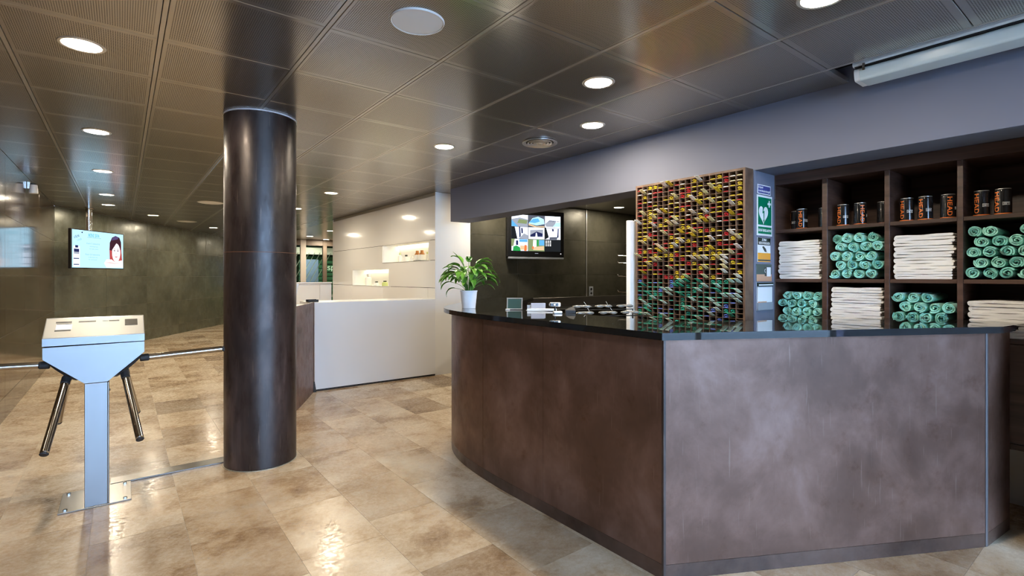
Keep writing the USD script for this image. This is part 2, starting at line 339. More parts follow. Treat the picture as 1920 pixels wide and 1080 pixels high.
def unary_frame():
    p = sbox(6.07, 0.0, 10.23, 2.43).difference(unary_union([sbox(a - .021, c - .021, b + .021, d + .021) for a, b, c, d in (NA, NB)]))
    return frame(ext(p, 0.01), (0, 1, 0), (0, 0, 1), (1, 0, 0), (XN + 0.0202, 0, 0))
def npanel(y0, y1, z0, z1):
    obj('panel', cbox(XN, XN + 0.02, y0 + 0.003, y1 - 0.003, z0 + 0.003, z1 - 0.003, 0.0012), 'white_lacquer', wn)
YE = 10.25
npanel(6.05, YE, 1.832, 2.43)
npanel(6.05, NA[0], 1.556, 1.832)
big = unary_union([sbox(6.05, NB[2], YE, 1.556), sbox(NA[1], 1.55, YE, 1.832)]).buffer(-0.003, join_style=2).difference(sbox(NB[0], NB[2] - .01, NB[1], NB[3]))
obj('panel', frame(ext(big, 0.02), (0, 1, 0), (0, 0, 1), (1, 0, 0), (XN, 0, 0)), 'white_lacquer', wn)
for a, b in ((6.05, 6.263), (6.263, 7.781), (7.781, 9.2), (9.2, YE)): npanel(a, b, 0.0, NB[2])
obj('top_channel', bx(XN + 0.012, XN + 0.3, 6.0625, YE - 0.013, 2.43, CEIL - 0.001), 'joint_metal', wn)
obj('inner_frame', unary_frame(), 'dark_back', wn)
obj('core', bx(XN + 0.33, 3.913, 6.062, YE, 0, CEIL - 0.002), 'white_paint', wn)
obj('end_panel', cbox(XN + 0.0005, 3.913, 6.05, 6.061, 0.0, CEIL - 0.001, 0.001), 'white_paint', wn)
obj('far_end_panel', bx(XN + 0.0005, 3.913, YE - 0.012, YE, 0.0, CEIL - 0.001), 'white_paint', wn)
for (y0, y1, z0, z1) in (NA, NB):
    nb = cat(bx(XN + 0.3, XN + 0.325, y0 - .02, y1 + .02, z0 - .02, z1 + .02), bx(XN + 0.0205, XN + 0.3, y0 - .02, y0, z0 - .02, z1 + .02), bx(XN + 0.0205, XN + 0.3, y1, y1 + .02, z0 - .02, z1 + .02),
             bx(XN + 0.0205, XN + 0.3, y0, y1, z0 - .02, z0), bx(XN + 0.0205, XN + 0.3, y0, y1, z1, z1 + .02))
    b = obj('niche_box', nb, 'white_paint', wn)
    obj('led_strip', bx(XN + 0.26, XN + 0.296, y0 + 0.02, y1 - 0.02, z1 - 0.006, z1 - 0.001), 'niche_led', b)
    obj('niche_lip', cbox(XN - 0.004, XN + 0.02, y0, y1, z0 - 0.006, z0 + 0.002, 0.001), 'aluminium', wn)
wr = thing('wall_recess', 'dark steel panelled wall behind the reception desk', 'wall', kind='structure')
YD = 6.05
obj('backing', bx(3.914, 7.7, YD + 0.004, YD + 0.1, 0, CEIL), 'joint_metal', wr)
for a, b in ((3.914, 4.769), (4.769, 6.245), (6.245, 7.7)):
    for z0, z1 in ((0, 0.80), (0.80, 1.372), (1.372, 1.94), (1.94, CEIL)):
        obj('panel', cbox(a + 0.0015, b - 0.0015, YD, YD + 0.0035, z0 + 0.0015, z1 - 0.0015, 0.0008), 'recess_steel', wr)
obj('corner_strip', cbox(6.236, 6.256, YD - 0.012, YD - 0.0005, 0, CEIL - 0.002, 0.002), 'aluminium', wr)
obj('return_wall', bx(7.6, 7.7, 1.6, YD - 0.001, 0, CEIL - 0.001), 'recess_steel', wr)
obj('rear_wall', bx(4.16, 7.6, 1.6, 1.7, 0, CEIL - 0.001), 'recess_steel', wr)
obj('backsplash', cbox(3.92, 7.59, 5.98, YD - 0.013, 0.86, 1.0, 0.003), 'plate_steel', wr)
obj('back_desk', cbox(3.92, 7.59, 5.40, 5.979, 0.80, 0.86, 0.003), 'black_plastic', wr)

# ------------------------------------------------------------------ far end: low white wall, glazing, space behind
lw = thing('wall_far', 'low white wall with a thin sill at the far end', 'wall', kind='structure')
obj('panel', bx(2.2, 3.12, 10.32, 10.42, 0, 1.20), 'white_paint', lw); obj('panel', bx(3.124, 3.346, 10.32, 10.42, 0, 1.20), 'white_paint', lw)
obj('sill', cbox(2.2, 3.346, 10.28, 10.45, 1.201, 1.225, 0.003), 'white_plastic', lw)
w1 = thing('window_1', 'interior glazing with pale posts at the far end', 'window', kind='structure')
YG = 16.2
mat('pane_glass', {'t': ('transparent_bsdf', {'color': (0.86, 0.95, 0.90)}), 'g': ('glossy_bsdf', {'color': (0.9, 0.9, 0.9), 'roughness': 0.02}), 'fr': ('fresnel', {'IOR': 1.45}), 'm': ('mix_closure', {})},
    [('fr.fac', 'm.fac'), ('t.BSDF', 'm.closure1'), ('g.BSDF', 'm.closure2')], 'm.closure')
plain('post_paint', (0.62, 0.55, 0.47), 0.5); plain('dark_post', (0.16, 0.12, 0.09), 0.5)
for x0, x1, mm in ((3.2, 3.32, 'post_paint'), (4.31, 4.47, 'post_paint'), (4.98, 5.10, 'dark_post'), (6.3, 6.45, 'post_paint')):
    obj('post', cbox(x0, x1, YG - 0.05, YG + 0.05, 0, CEIL - 0.002, 0.004), mm, w1)
for x0, x1 in ((3.32, 4.31), (4.47, 4.98), (5.10, 6.3)):
    obj('pane', bx(x0 + .001, x1 - .001, YG - 0.006, YG + 0.006, 0.0, 2.30), 'pane_glass', w1)
    obj('transom', cbox(x0 + .001, x1 - .001, YG - 0.04, YG + 0.04, 2.301, CEIL - 0.002, 0.003), 'dark_post', w1)
sp = meshkit.text_mesh('spa', 0.16, 0.002)
plain('spa_letters', (0.55, 0.85, 0.70), 0.4)
obj('lettering', frame(sp, (1, 0, 0), (0, 0, 1), (0, -1, 0), (5.115, YG - 0.0062, 1.55)), 'spa_letters', w1)
fr_ = thing('wall_beyond', 'green slatted wall of the room beyond the far glazing', 'wall', kind='structure')
plain('green_slat', (0.06, 0.22, 0.12), 0.4); plain('blue_panel', (0.30, 0.42, 0.75), 0.6); plain('dark_green', (0.03, 0.07, 0.05), 0.7)
obj('backing', bx(2.5, 7.7, 18.7, 18.8, 0, CEIL), 'dark_green', fr_)
for k in range(12):
    obj('slat', cbox(4.9, 7.0, 18.60, 18.64, 0.35 + 0.145 * k, 0.47 + 0.145 * k, 0.003), 'green_slat', fr_)
obj('blue_board', cbox(4.95, 5.55, 18.52, 18.55, 0.9, 1.95, 0.003), 'blue_panel', fr_)
obj('light_cove', bx(4.4, 7.0, 18.3, 18.55, 2.12, 2.36), 'white_paint', fr_)
obj('side_wall', bx(7.5, 7.6, 6.16, 21.0, 0, CEIL - .001), 'white_paint', fr_)
obj('end_wall', bx(-1.0, 7.7, 20.9, 21.0, 0, CEIL - .001), 'dark_green', fr_)
plain('cord_white', (0.85, 0.85, 0.82), 0.5)
rail = thing('stair_balustrade', 'slanted white balustrade rods behind the far glazing', 'balustrade')
for k in range(7):
    x = 3.75 + 0.17 * k
    obj('rod', tube((x, 17.0, 0.75), (x + 0.72, 17.0, 2.12), 0.011, 8), 'cord_white', rail)
obj('stringer', cbox(3.5, 6.0, 16.97, 17.03, 0.66, 0.745, 0.004), 'white_plastic', rail)
obj('stand', cbox(3.55, 3.65, 16.97, 17.03, 0.0, 0.66, 0.003), 'white_plastic', rail); obj('stand', cbox(5.85, 5.95, 16.97, 17.03, 0.0, 0.66, 0.003), 'white_plastic', rail)

# ------------------------------------------------------------------ glazed front behind the camera (daylight comes through it)
w2 = thing('window_2', 'glazed street front behind the viewpoint', 'window', kind='structure')
YW = -2.4
for x in (XL + 0.02, 0.75, 2.05, 3.33):
    obj('mullion', bx(x - 0.03, x + 0.03, YW - 0.05, YW + 0.05, 0, CEIL), 'aluminium', w2)
for a, b in ((XL + 0.05, 0.72), (0.78, 2.02), (2.08, 3.30)):
    obj('pane', bx(a, b, YW - 0.004, YW + 0.004, 0.02, CEIL - 0.02), 'pane_glass', w2)
pv = obj('pavement', bx(-14, 18, -18, YN - 0.001, -0.2, -0.02), 'concrete'); tag(pv, 'grey pavement outside the glazed front', 'pavement', kind='structure')

# ------------------------------------------------------------------ pillar
PC = (0.80, 4.03); PR = 0.237
pil = thing('pillar', 'round dark brown steel pillar standing beside the turnstile', 'pillar', (PC[0], PC[1], 0))
obj('lower_shell', lathe([(0, 0.006), (PR, 0.006), (PR, 1.497), (0, 1.497)], 96), 'pillar_steel', pil, smooth=40)
obj('upper_shell', lathe([(0, 1.500), (PR, 1.500), (PR, CEIL - 0.012), (0, CEIL - 0.012)], 96), 'pillar_steel', pil, smooth=40)
plain('rust_seam', (0.22, 0.085, 0.035), 0.6)
obj('seam_ring', lathe([(PR - 0.01, 1.4974), (PR + 0.0006, 1.4974), (PR + 0.0006, 1.4996), (PR - 0.01, 1.4996), (PR - 0.01, 1.4974)], 96), 'rust_seam', pil, smooth=40)
obj('ceiling_ring', lathe([(PR - 0.02, CEIL - 0.010), (PR + 0.004, CEIL - 0.010), (PR + 0.004, CEIL - 0.001), (PR - 0.02, CEIL - 0.001), (PR - 0.02, CEIL - 0.010)], 96), 'white_plastic', pil, smooth=40)
obj('base_ring', lathe([(PR - 0.02, 0.0005), (PR + 0.005, 0.0005), (PR + 0.005, 0.004), (PR - 0.02, 0.0055), (PR - 0.02, 0.0005)], 96), 'joint_metal', pil, smooth=40)

# ------------------------------------------------------------------ reception counter
curve = [(1.812, 2.55), (1.822, 2.80), (1.850, 3.06), (1.905, 3.28), (1.99, 3.47), (2.11, 3.65), (2.27, 3.82), (2.60, 4.12), (2.95, 4.44), (3.39, 4.83)]
def chaikin(p, n=3):
    p = [np.array(q, float) for q in p]
    for _ in range(n):
        q = [p[0]]
        for a, b in zip(p[:-1], p[1:]): q += [a * .75 + b * .25, a * .25 + b * .75]
        p = q + [p[-1]]
    return p
cur = chaikin(curve, 2)
edge = [(3.685, 0.452), (3.352, 0.488), (1.812, 1.312)] + [tuple(p) for p in cur]
SLAB0, SLAB1 = 1.057, 1.088
ctr = thing('reception_counter', 'curved reception counter clad in brown oxidised steel sheets', 'reception counter')
line = LineString(edge)
slabp = line.buffer(-0.52, single_sided=True, join_style=2).intersection(sbox(0, 0, 3.698, 8))
slabm = ext(slabp, SLAB1 - SLAB0 - 0.004, SLAB0)
top_ = ext(slabp.buffer(-0.002), 0.004, SLAB1 - 0.004)
ct = thing('countertop', 'black glass countertop running along the curved reception counter', 'countertop')
obj('glass_sheet', cat(slabm, top_), 'black_glass', ct)
body = line.parallel_offset(0.062, 'right', join_style=2)
bpts = list(body.coords)
if np.hypot(bpts[0][0] - 3.68, bpts[0][1] - 0.5) > 1: bpts = bpts[::-1]
bpts = [(min(x, 3.40) if y > 3 else x, y) for x, y in bpts]
bl = LineString(bpts)
from shapely.ops import substring
def corner_s(pt): return bl.project(Point(pt))
sC2, sC1 = corner_s(bpts[1]), corner_s(bpts[2])
s_a = corner_s((1.875, 2.15)); s_b = corner_s((1.89, 2.76))
def seg(a, b, z0, z1, th, side=-1, off=0.0):
    p = list(substring(bl, a, b).coords)
    return strip(p, z0, z1, th, side)
end = bl.length
for a, b in ((0.0, sC2 - 0.012), (sC2 + 0.012, sC1 - 0.010), (sC1 + 0.010, s_a - 0.0008), (s_a + 0.0008, s_b - 0.0012), (s_b + 0.0012, s_b + 1.1), (s_b + 1.103, end)):
    obj('cladding_sheet', seg(a + 0.0005, b - 0.0005, 0.068, SLAB0 - 0.001, 0.004), 'rust_steel', ctr, smooth=30)
for a, b in ((0.0, sC2 - 0.012), (sC2 + 0.012, sC1 - 0.010), (sC1 + 0.010, end)):
    obj('plinth', seg(a, b, 0.001, 0.0665, 0.005), 'plinth_steel', ctr, smooth=30)
def angle_trim(p, s, name):
    a = list(substring(bl, s - 0.0115, s + 0.0095).coords)
    obj(name, strip(a, 0.001, SLAB0 - 0.001, 0.005, -1), 'pillar_steel' if name == 'corner_angle' else 'trim_steel', ctr)
angle_trim(None, sC1, 'corner_angle'); angle_trim(None, sC2, 'edge_trim')
inner = bl.buffer(-0.40, single_sided=True, join_style=2).buffer(-0.008).intersection(sbox(0, 0, 3.696, 8))
obj('carcass', ext(inner, SLAB0 - 0.004, 0.002), 'dark_back', ctr)

# ------------------------------------------------------------------ spa desk: white front, brown curved side
dk = thing('spa_desk', 'white fronted spa desk with a brown steel side', 'desk')
obj('front_panel', cbox(1.765, 3.345, 6.036, 6.049, 0.022, 1.03, 0.0015), 'white_desk', dk)
obj('kick_strip', bx(1.78, 3.345, 6.046, 6.06, 0.001, 0.021), 'dark_rubber', dk)
obj('desk_top', bx(1.75, 3.345, 6.0492, 6.60, 1.0, 1.028), 'white_plastic', dk)
side = chaikin([(1.764, 6.048), (1.45, 5.42), (1.25, 5.08), (1.10, 4.95)], 3)
obj('side_panel', strip([tuple(p) for p in side], 0.002, 1.035, 0.018, 1 if False else -1), 'rust_steel', dk, smooth=30)
topl = LineString([tuple(p) for p in side])
tp = topl.buffer(-0.30, single_sided=True).difference(topl.buffer(0.0195))
obj('side_top', ext(tp, 0.024, 0.985), 'white_plastic', dk)
obj('corner_foot', tri(m3d.Manifold.hull_points(np.array([(1.70, 6.0, 0.001), (1.775, 6.0, 0.001), (1.775, 6.03, 0.001), (1.70, 6.03, 0.001), (1.745, 6.012, 0.12), (1.76, 6.012, 0.12), (1.76, 6.03, 0.12), (1.745, 6.03, 0.12)]))), 'dark_rubber', dk)

# ------------------------------------------------------------------ turnstile
TY = 3.775
ts = thing('turnstile', 'stainless steel tripod turnstile on a floor plate', 'turnstile', (-0.12, TY, 0))
def t(x): return x + 0.12
obj('floor_plate', cbox(t(-0.285), t(0.045), -0.002, 0.335, 0.0005, 0.008, 0.001), 'plate_steel', ts)
for px, py in ((-0.255, 0.03), (0.015, 0.03), (-0.255, 0.30), (0.015, 0.30)):
    obj('bolt', tri(m3d.Manifold.hull_points(np.array([(t(px) + 0.010 * math.cos(a), py + 0.010 * math.sin(a), z) for a in np.linspace(0, 2 * math.pi, 7)[:-1] for z in (0.0081, 0.015)]))), 'chrome', ts)
obj('column', cbox(t(-0.170), t(-0.066), 0.001, 0.125, 0.0082, 0.716, 0.002), 'stainless', ts)
obj('column_cover', cbox(t(-0.0655), t(-0.060), 0.006, 0.120, 0.0082, 0.714, 0.001), 'plate_steel', ts)
obj('lock_button', tube((t(-0.060), 0.05, 0.66), (t(-0.054), 0.05, 0.66), 0.007, 12), 'chrome', ts)
hexp = Polygon([(t(-0.170), 0.717), (t(-0.066), 0.717), (t(0.108), 0.875), (t(0.108), 0.940), (t(-0.348), 0.937), (t(-0.348), 0.870)])
obj('housing', frame(ext(hexp.buffer(-0.0015), 0.235), (1, 0, 0), (0, 0, 1), (0, 1, 0), (0, 0, 0)), 'stainless', ts)
hl = t(-0.348); hr = t(0.108)
capv = m3d.Manifold.hull_points(np.array([(x, y, z) for x in (hl, hr) for y, z in ((-0.002, 0.943), (-0.002, 0.985), (0.215, 1.085), (0.238, 1.078), (0.238, 0.943))]))
lid = obj('lid', tri(capv), 'stainless', ts)
# sloped reader face: local frame u right, v up the slope, n out
sv = np.array([0, 0.217, 0.100]); sl = np.linalg.norm(sv); sv /= sl; sn = np.cross((1, 0, 0), sv)
def on_lid(u0, u1, v0, v1, h, name, mt):
    b = cbox(u0, u1, v0, v1, 0.0002, h, min(h * .3, 0.001))
    return obj(name, frame(b, (1, 0, 0), sv, sn, (hl, -0.002, 0.985)), mt, lid)
plain('lid_face', (0.42, 0.40, 0.36), 0.5, metal=0.4)
on_lid(0.004, 0.452, 0.004, sl - 0.012, 0.0008, 'reader_face', 'lid_face')
plain('slot_black', (0.01, 0.01, 0.01), 0.5)
for u0, u1, v0, v1 in ((0.045, 0.115, 0.172, 0.190), (0.045, 0.115, 0.076, 0.092), (0.05, 0.115, 0.157, 0.163), (0.145, 0.225, 0.172, 0.188), (0.285, 0.335, 0.172, 0.187)):
    on_lid(u0, u1, v0, v1, 0.0014, 'slot', 'slot_black')
on_lid(0.048, 0.118, 0.096, 0.156, 0.0012, 'paper_label', 'white_plastic')
on_lid(0.255, 0.283, 0.177, 0.183, 0.0012, 'marking', 'dark_rubber')
plain('reader_glass', (0.10, 0.09, 0.075), 0.15)
on_lid(0.362, 0.424, 0.112, 0.190, 0.0022, 'display', 'reader_glass')
for s in (1, -1):
    hub = np.array([t(0.030) if s > 0 else t(-0.270), 0.13, 0.792])
    ax = np.array([s * 0.672, 0, -0.740]); ax /= np.linalg.norm(ax)
    # hub disc seated on the slanting flank
    flank = np.array([t(0.021) if s > 0 else t(-0.259), 0.13, 0.7955])
    h = obj('hub', tube(flank + ax * 0.002, flank + ax * 0.020, 0.098, 36, r1=0.090), 'dark_rubber', ts, smooth=30)
    c0 = flank + ax * 0.018
    e1 = np.array([s * 1.0, 0, 0.04]); e1 /= np.linalg.norm(e1)
    per = e1 - ax * (e1 @ ax); pl = np.linalg.norm(per); per /= pl; ca = e1 @ ax
    bi = np.cross(ax, per)
    for a in (0, 120, 240):
        dr = ax * ca + pl * (math.cos(math.radians(a)) * per + math.sin(math.radians(a)) * bi)
        # seat each arm on the hub face, away from its centre
        base = c0 + 0.076 * (math.cos(math.radians(a)) * per + math.sin(math.radians(a)) * bi) + ax * 0.012
        L = 0.44 if a == 0 else 0.45
        if s < 0 and a == 0: L = 0.36
        arm = obj('arm', tube(base + dr * 0.035, base + dr * L, 0.0195, 20), 'tube_steel', ts, smooth=40)
        obj('arm_socket', tube(base - dr * 0.010, base + dr * 0.038, 0.0222, 16), 'dark_rubber', arm, smooth=40)
        obj('end_cap', tube(base + dr * (L + 0.0003), base + dr * (L + 0.012), 0.0198, 20), 'dark_rubber', arm, smooth=40)
rl = thing('floor_rail', 'flat steel floor strip running from turnstile plate to pillar', 'floor strip')
obj('strip', cbox(-0.0590, 0.62, 4.115, 4.235, 0.001, 0.010, 0.001), 'plate_steel', rl)

# ------------------------------------------------------------------ shelving with towels
XS, XB = 3.702, 4.12
sh = thing('towel_shelving', 'dark wenge wall shelving full of folded and rolled towels', 'shelving')
COLS = [(1.418, 1.722), (1.069, 1.385), (0.728, 1.041), (0.385, 0.701)]
DIV = [(1.385, 1.418), (1.041, 1.069), (0.701, 0.728), (0.355, 0.385)]
ROWZ = [(1.662, 1.975), (1.313, 1.639), (1.000, 1.288)]
for y0, y1 in DIV: obj('upright', cbox(XS, XB, y0 + .0003, y1 - .0003, 0.42, 1.9785, 0.0015), 'wenge', sh)
obj('side_board', cbox(XS + .001, XB, 1.7224, 1.725, 0.42, 1.9785, 0.001), 'wenge', sh)
for y0, y1 in COLS:
    for z in (1.639, 1.2895, 0.975, 0.42):
        zt = {1.639: 1.662, 1.2895: 1.313, 0.975: 1.0, 0.42: 0.45}[z]
        obj('shelf_board', cbox(XS + 0.003, XB, y0, y1, z, zt, 0.0015), 'wenge', sh)
    obj('cupboard_front', cbox(XS + 0.006, XS + 0.024, y0 + .001, y1 - .001, 0.452, 0.973, 0.0015), 'wenge', sh)
obj('fascia', cbox(XS, XS + 0.02, 0.355, 1.725, 1.980, ZB - 0.001, 0.0015), 'wenge', sh)
obj('top_board', bx(XS + 0.0205, XB, 0.355, 1.725, 1.980, 2.0), 'wenge', sh)
obj('back_board', bx(XB + 0.0005, XB + 0.02, 0.355, 1.725, 0.42, 2.0), 'wenge', sh)

def spiral_mesh(seed, turns=2.4, th=0.0086, R=0.0350):
    g = np.random.default_rng(seed)
    a = np.linspace(0.4, turns * 2 * math.pi, 80); rr = 0.0035 + (R - 0.0035 - th / 2) * (a / a[-1]) ** 0.8
    rr = rr * (1 + 0.035 * np.sin(a * 1.7 + g.uniform(0, 6)) + 0.06 * (1 - a / a[-1]) * np.sin(a * 2.6 + g.uniform(0, 6)))
    a0 = g.uniform(0, 6.28)
    poly = LineString(np.c_[rr * np.cos(a + a0), rr * np.sin(a + a0)]).buffer(th / 2, quad_segs=3).simplify(0.0003)
    m = ext(poly, 0.34)
    m = frame(m, (0, 1, 0), (0, 0, 1), (1, 0, 0), (0, 0, 0))
    v = m.vertices.copy(); fr_ = v[:, 0] < 0.01
    v[fr_, 0] += 0.007 * np.sin(np.arctan2(v[fr_, 2], v[fr_, 1]) * 2 + a0) - 0.16 * (R - np.hypot(v[fr_, 1], v[fr_, 2])) * -1
    m.vertices = v; return m
ORD = ['first', 'second', 'third', 'fourth', 'fifth', 'sixth', 'seventh', 'eighth', 'ninth', 'tenth', 'eleventh', 'twelfth', 'thirteenth', 'fourteenth', 'fifteenth', 'sixteenth', 'seventeenth', 'eighteenth', 'nineteenth', 'twentieth'] + \
      ['twenty-' + o for o in ('first', 'second', 'third', 'fourth', 'fifth', 'sixth', 'seventh', 'eighth', 'ninth')] + ['thirtieth', 'thirty-first', 'thirty-second', 'thirty-third']
roll_protos = {}
def roll(label, loc, rx, sc, group, v):
    if v not in roll_protos:
        p = thing('rolled_towel', label, 'towel', loc, group=group, rx=rx, sc=sc)
        obj('terry_roll', spiral_mesh(100 + v, turns=2.0 + 0.3 * (v % 4), th=0.0092 - 0.0007 * (v % 4)), 'mint_terry', p, smooth=35)
        roll_protos[v] = p
    else: copy(roll_protos[v], 'rolled_towel', label, loc, rx=rx, sc=sc, group=group)
def roll_stack(ci, z0, layers, where, group):
    """layers: (first offset in half pitches, which of the four places are filled), bottom layer first"""
    y0, y1 = COLS[ci]; pitch = (y1 - y0 - 0.006) / 4.5; k0 = pitch / 0.0730; dz = pitch * 0.84
    for li, (half, places) in enumerate(layers):
        zc = z0 + 0.0356 * k0 + li * dz
        for k, pl in enumerate(places):
            yc = y1 - 0.003 - pitch * (pl + 0.5 + 0.5 * half) + rng.uniform(-.001, .001)
            s_ = k0 * rng.uniform(0.97, 1.01)
            top = li == len(layers) - 1
            lab = f'mint rolled towel, {ORD[k]} from left, {ORD[len(layers) - 1 - li]} row down, {where}'
            roll(lab, (XS + 0.006 + rng.uniform(0, 0.020) + (rng.uniform(0, 0.03) if top else 0), yc, zc + (0.001 if li == 0 else rng.uniform(-.001, .0015))), rng.uniform(0, 360), (1.0, s_, s_ * rng.uniform(0.95, 1.0)), group, rng.randrange(8))
R3 = 1.000; R2 = 1.313
A4 = [0, 1, 2, 3]
roll_stack(0, R3, [(0, A4), (1, A4), (0, A4), (1, A4)], 'pile next to signs', 'rolled towels in the low pile beside the sign pier')
roll_stack(1, R2, [(0, A4), (1, A4), (0, A4), (1, A4), (0, A4)], 'full upper pile', 'rolled towels in the full upper pile')
roll_stack(2, R3, [(1, A4), (0, A4), (1, A4), (0, [0, 1, 2])], 'low pile under white stack', 'rolled towels in the low pile under the white stack')
roll_stack(3, R2, [(0, A4), (1, A4), (0, A4), (1, A4), (0, [0, 1, 3])], 'upper pile under pair of cans', 'rolled towels in the upper pile beside the frame edge')

def folded_mesh(seed, w=0.276, layers=2, th=0.0162, depth=0.34):
    g = np.random.default_rng(seed); pts = []
    ph = g.uniform(0, 6, 4)
    for li in range(layers):
        xs = np.linspace(-w / 2 + g.uniform(0.0, 0.010), w / 2 - g.uniform(0.0, 0.014), 24)
        if li % 2 == 0: xs = xs[::-1]
        z = li * th * 1.03 + th / 2 + (0.0022 * np.sin(xs * 19 + ph[0] + li * .5) + 0.0011 * np.sin(xs * 47 + ph[1] + li)) * min(1, li)
        pts += list(np.c_[xs, z])
    # Chaikin so the folds are round
    p = chaikin(pts, 1)
    poly = LineString(p).buffer(th * 0.47, quad_segs=4).simplify(0.0002)
    m = ext(poly, depth)
    m = frame(m, (0, 1, 0), (0, 0, 1), (1, 0, 0), (0, 0, 0))
    m.apply_scale((1, -1, 1)); m.invert()
    zmin = m.bounds[0][2]; m.apply_translation((0, 0, -zmin)); return m
fold_protos = {}; fold_h = {}
def fold_stack(ci, z0, n, where, group, wf=1.0):
    y0, y1 = COLS[ci]; z = z0 + 0.0008
    for k in range(n):
        v = rng.randrange(5)
        if v not in fold_h:
            fm = folded_mesh(300 + v); fold_h[v] = (fm, fm.bounds[1][2])
        fm, hh = fold_h[v]
        k2 = n - 1 - k
        wher = 'topmost' if k2 == 0 else ('bottom one' if k == 0 else ORD[k2] + ' from top')
        lab = f'folded white towel, {wher} of the {where}'
        loc = (XS + 0.012 + rng.uniform(0, 0.012), (y0 + y1) / 2 + rng.uniform(-0.004, 0.004), z)
        sc = (1, wf * (y1 - y0) / 0.305 * rng.uniform(0.955, 1.0), rng.uniform(0.92, 1.04))
        if v not in fold_protos:
            p = thing('folded_towel', lab, 'towel', loc, group=group, sc=sc); obj('terry_folds', fm, 'white_terry', p, smooth=40); fold_protos[v] = p
        else: copy(fold_protos[v], 'folded_towel', lab, loc, sc=sc, group=group)
        z += hh * sc[2] * 0.99
fold_stack(0, R2, 8, 'white stack beside the signs', 'folded towels in the stack beside the signs')
fold_stack(1, R3, 8, 'white stack under the full mint pile', 'folded towels under the full mint pile')
fold_stack(2, R2, 8, 'white stack under three cans', 'folded towels under the three cans')
fold_stack(3, R3, 6, 'short white stack on the low shelf', 'folded towels in the short stack')

# cans
plain('can_black', (0.012, 0.012, 0.014), 0.16, spec=0.6, coat=0.4); plain('can_orange', (0.85, 0.20, 0.03), 0.35); plain('can_white', (0.75, 0.75, 0.75), 0.4)
CR, CH_ = 0.036, 0.142
def wrap(m, th0, zc, r0):
    v = m.vertices.copy(); a = th0 + v[:, 0] / r0; rr = r0 + v[:, 2]
    m = m.copy(); m.vertices = np.c_[rr * np.cos(a), rr * np.sin(a), zc + v[:, 1]]; return m
def subdiv(m, L): 
    v, fc = trimesh.remesh.subdivide_to_size(m.vertices, m.faces, L); return trimesh.Trimesh(v, fc, process=False)
def build_can(p):
    obj('shell', lathe([(0, 0.004), (CR - 0.004, 0.004), (CR, 0.009), (CR, CH_ - 0.014), (CR - 0.005, CH_ - 0.004), (0, CH_ - 0.004)], 40), 'can_black', p, smooth=35)
    obj('rim', lathe([(CR - 0.009, CH_ - 0.004), (CR - 0.004, CH_ - 0.0035), (CR - 0.004, CH_), (CR - 0.006, CH_), (CR - 0.009, CH_ - 0.004)], 40), 'aluminium', p, smooth=35)
    obj('base_ring', lathe([(0, 0.0), (CR - 0.003, 0.0), (CR + 0.0006, 0.003), (CR + 0.0006, 0.009), (CR - 0.002, 0.009), (0, 0.0035)], 40), 'can_orange', p, smooth=35)
    tm = subdiv(meshkit.text_mesh('HEAD', 0.021, 0.0006, bold=True), 0.008)
    w = tm.bounds[1][0] - tm.bounds[0][0]; s = 0.108 / w
    v = tm.vertices.copy(); v2 = np.c_[-(v[:, 1]) , -(v[:, 0] - tm.bounds[0][0]) * s, v[:, 2]]
    # reads downwards, letter tops to the right as seen from outside (tangent +angle is to the right seen from -x side)
    v2[:, 0] *= -1
    tm.vertices = np.c_[v2[:, 0] - 0.0105, v2[:, 1] + 0.054, v2[:, 2]]
    m = wrap(tm, math.radians(180 - 22), CH_ * 0.50, CR + 0.0002); m.fix_normals()
    obj('lettering', m, 'can_orange', p)
    b = subdiv(meshkit.text_mesh('IBY', 0.010, 0.0006, bold=True), 0.008)
    b.apply_translation((-b.bounds[:, 0].mean(), -0.005, 0)); bb = sbox(-0.015, -0.0085, 0.015, 0.0085).difference(sbox(-0.0135, -0.007, 0.0135, 0.007))
    bd = subdiv(ext(bb, 0.0006), 0.006); bg = cat(b, bd)
    m = wrap(bg, math.radians(180 + 42), CH_ * 0.42, CR + 0.0002); m.fix_normals(); obj('badge', m, 'can_white', p)
can_proto = None
CANS = [(1.665, 3.90, -50, 'black ball can half hidden behind another, top shelf nearest the signs'), (1.585, 3.80, 30, 'dark ball can in front of a twin, top shelf nearest the signs'), (1.464, 3.86, 120, 'dim black ball can against the first upright on the top shelf'),
        (1.323, 3.79, 0, 'thin looking black ball can above the full mint pile, first of three'), (1.225, 3.79, 60, 'black ball can above the full mint pile, middle of three'), (1.112, 3.84, 170, 'dark ball can with lettering turned away above the full mint pile'),
        (0.978, 3.79, -6, 'black ball can first of three above the tall white stack'), (0.889, 3.79, -2, 'black ball can in the middle above the tall white stack'), (0.786, 3.80, 46, 'black ball can with lettering near its upright above tall white stack'),
        (0.640, 3.79, -4, 'black ball can beside the last upright on the top shelf'), (0.553, 3.79, -14, 'tallest looking black ball can at the end of the top shelf')]
for y, x, rz, lab in CANS:
    loc = (x, y, 1.6625)
    if can_proto is None:
        can_proto = thing('ball_can', lab, 'ball can', loc, rz, group='black ball cans on the top shelf'); build_can(can_proto)
    else: copy(can_proto, 'ball_can', lab, loc, rz=rz)

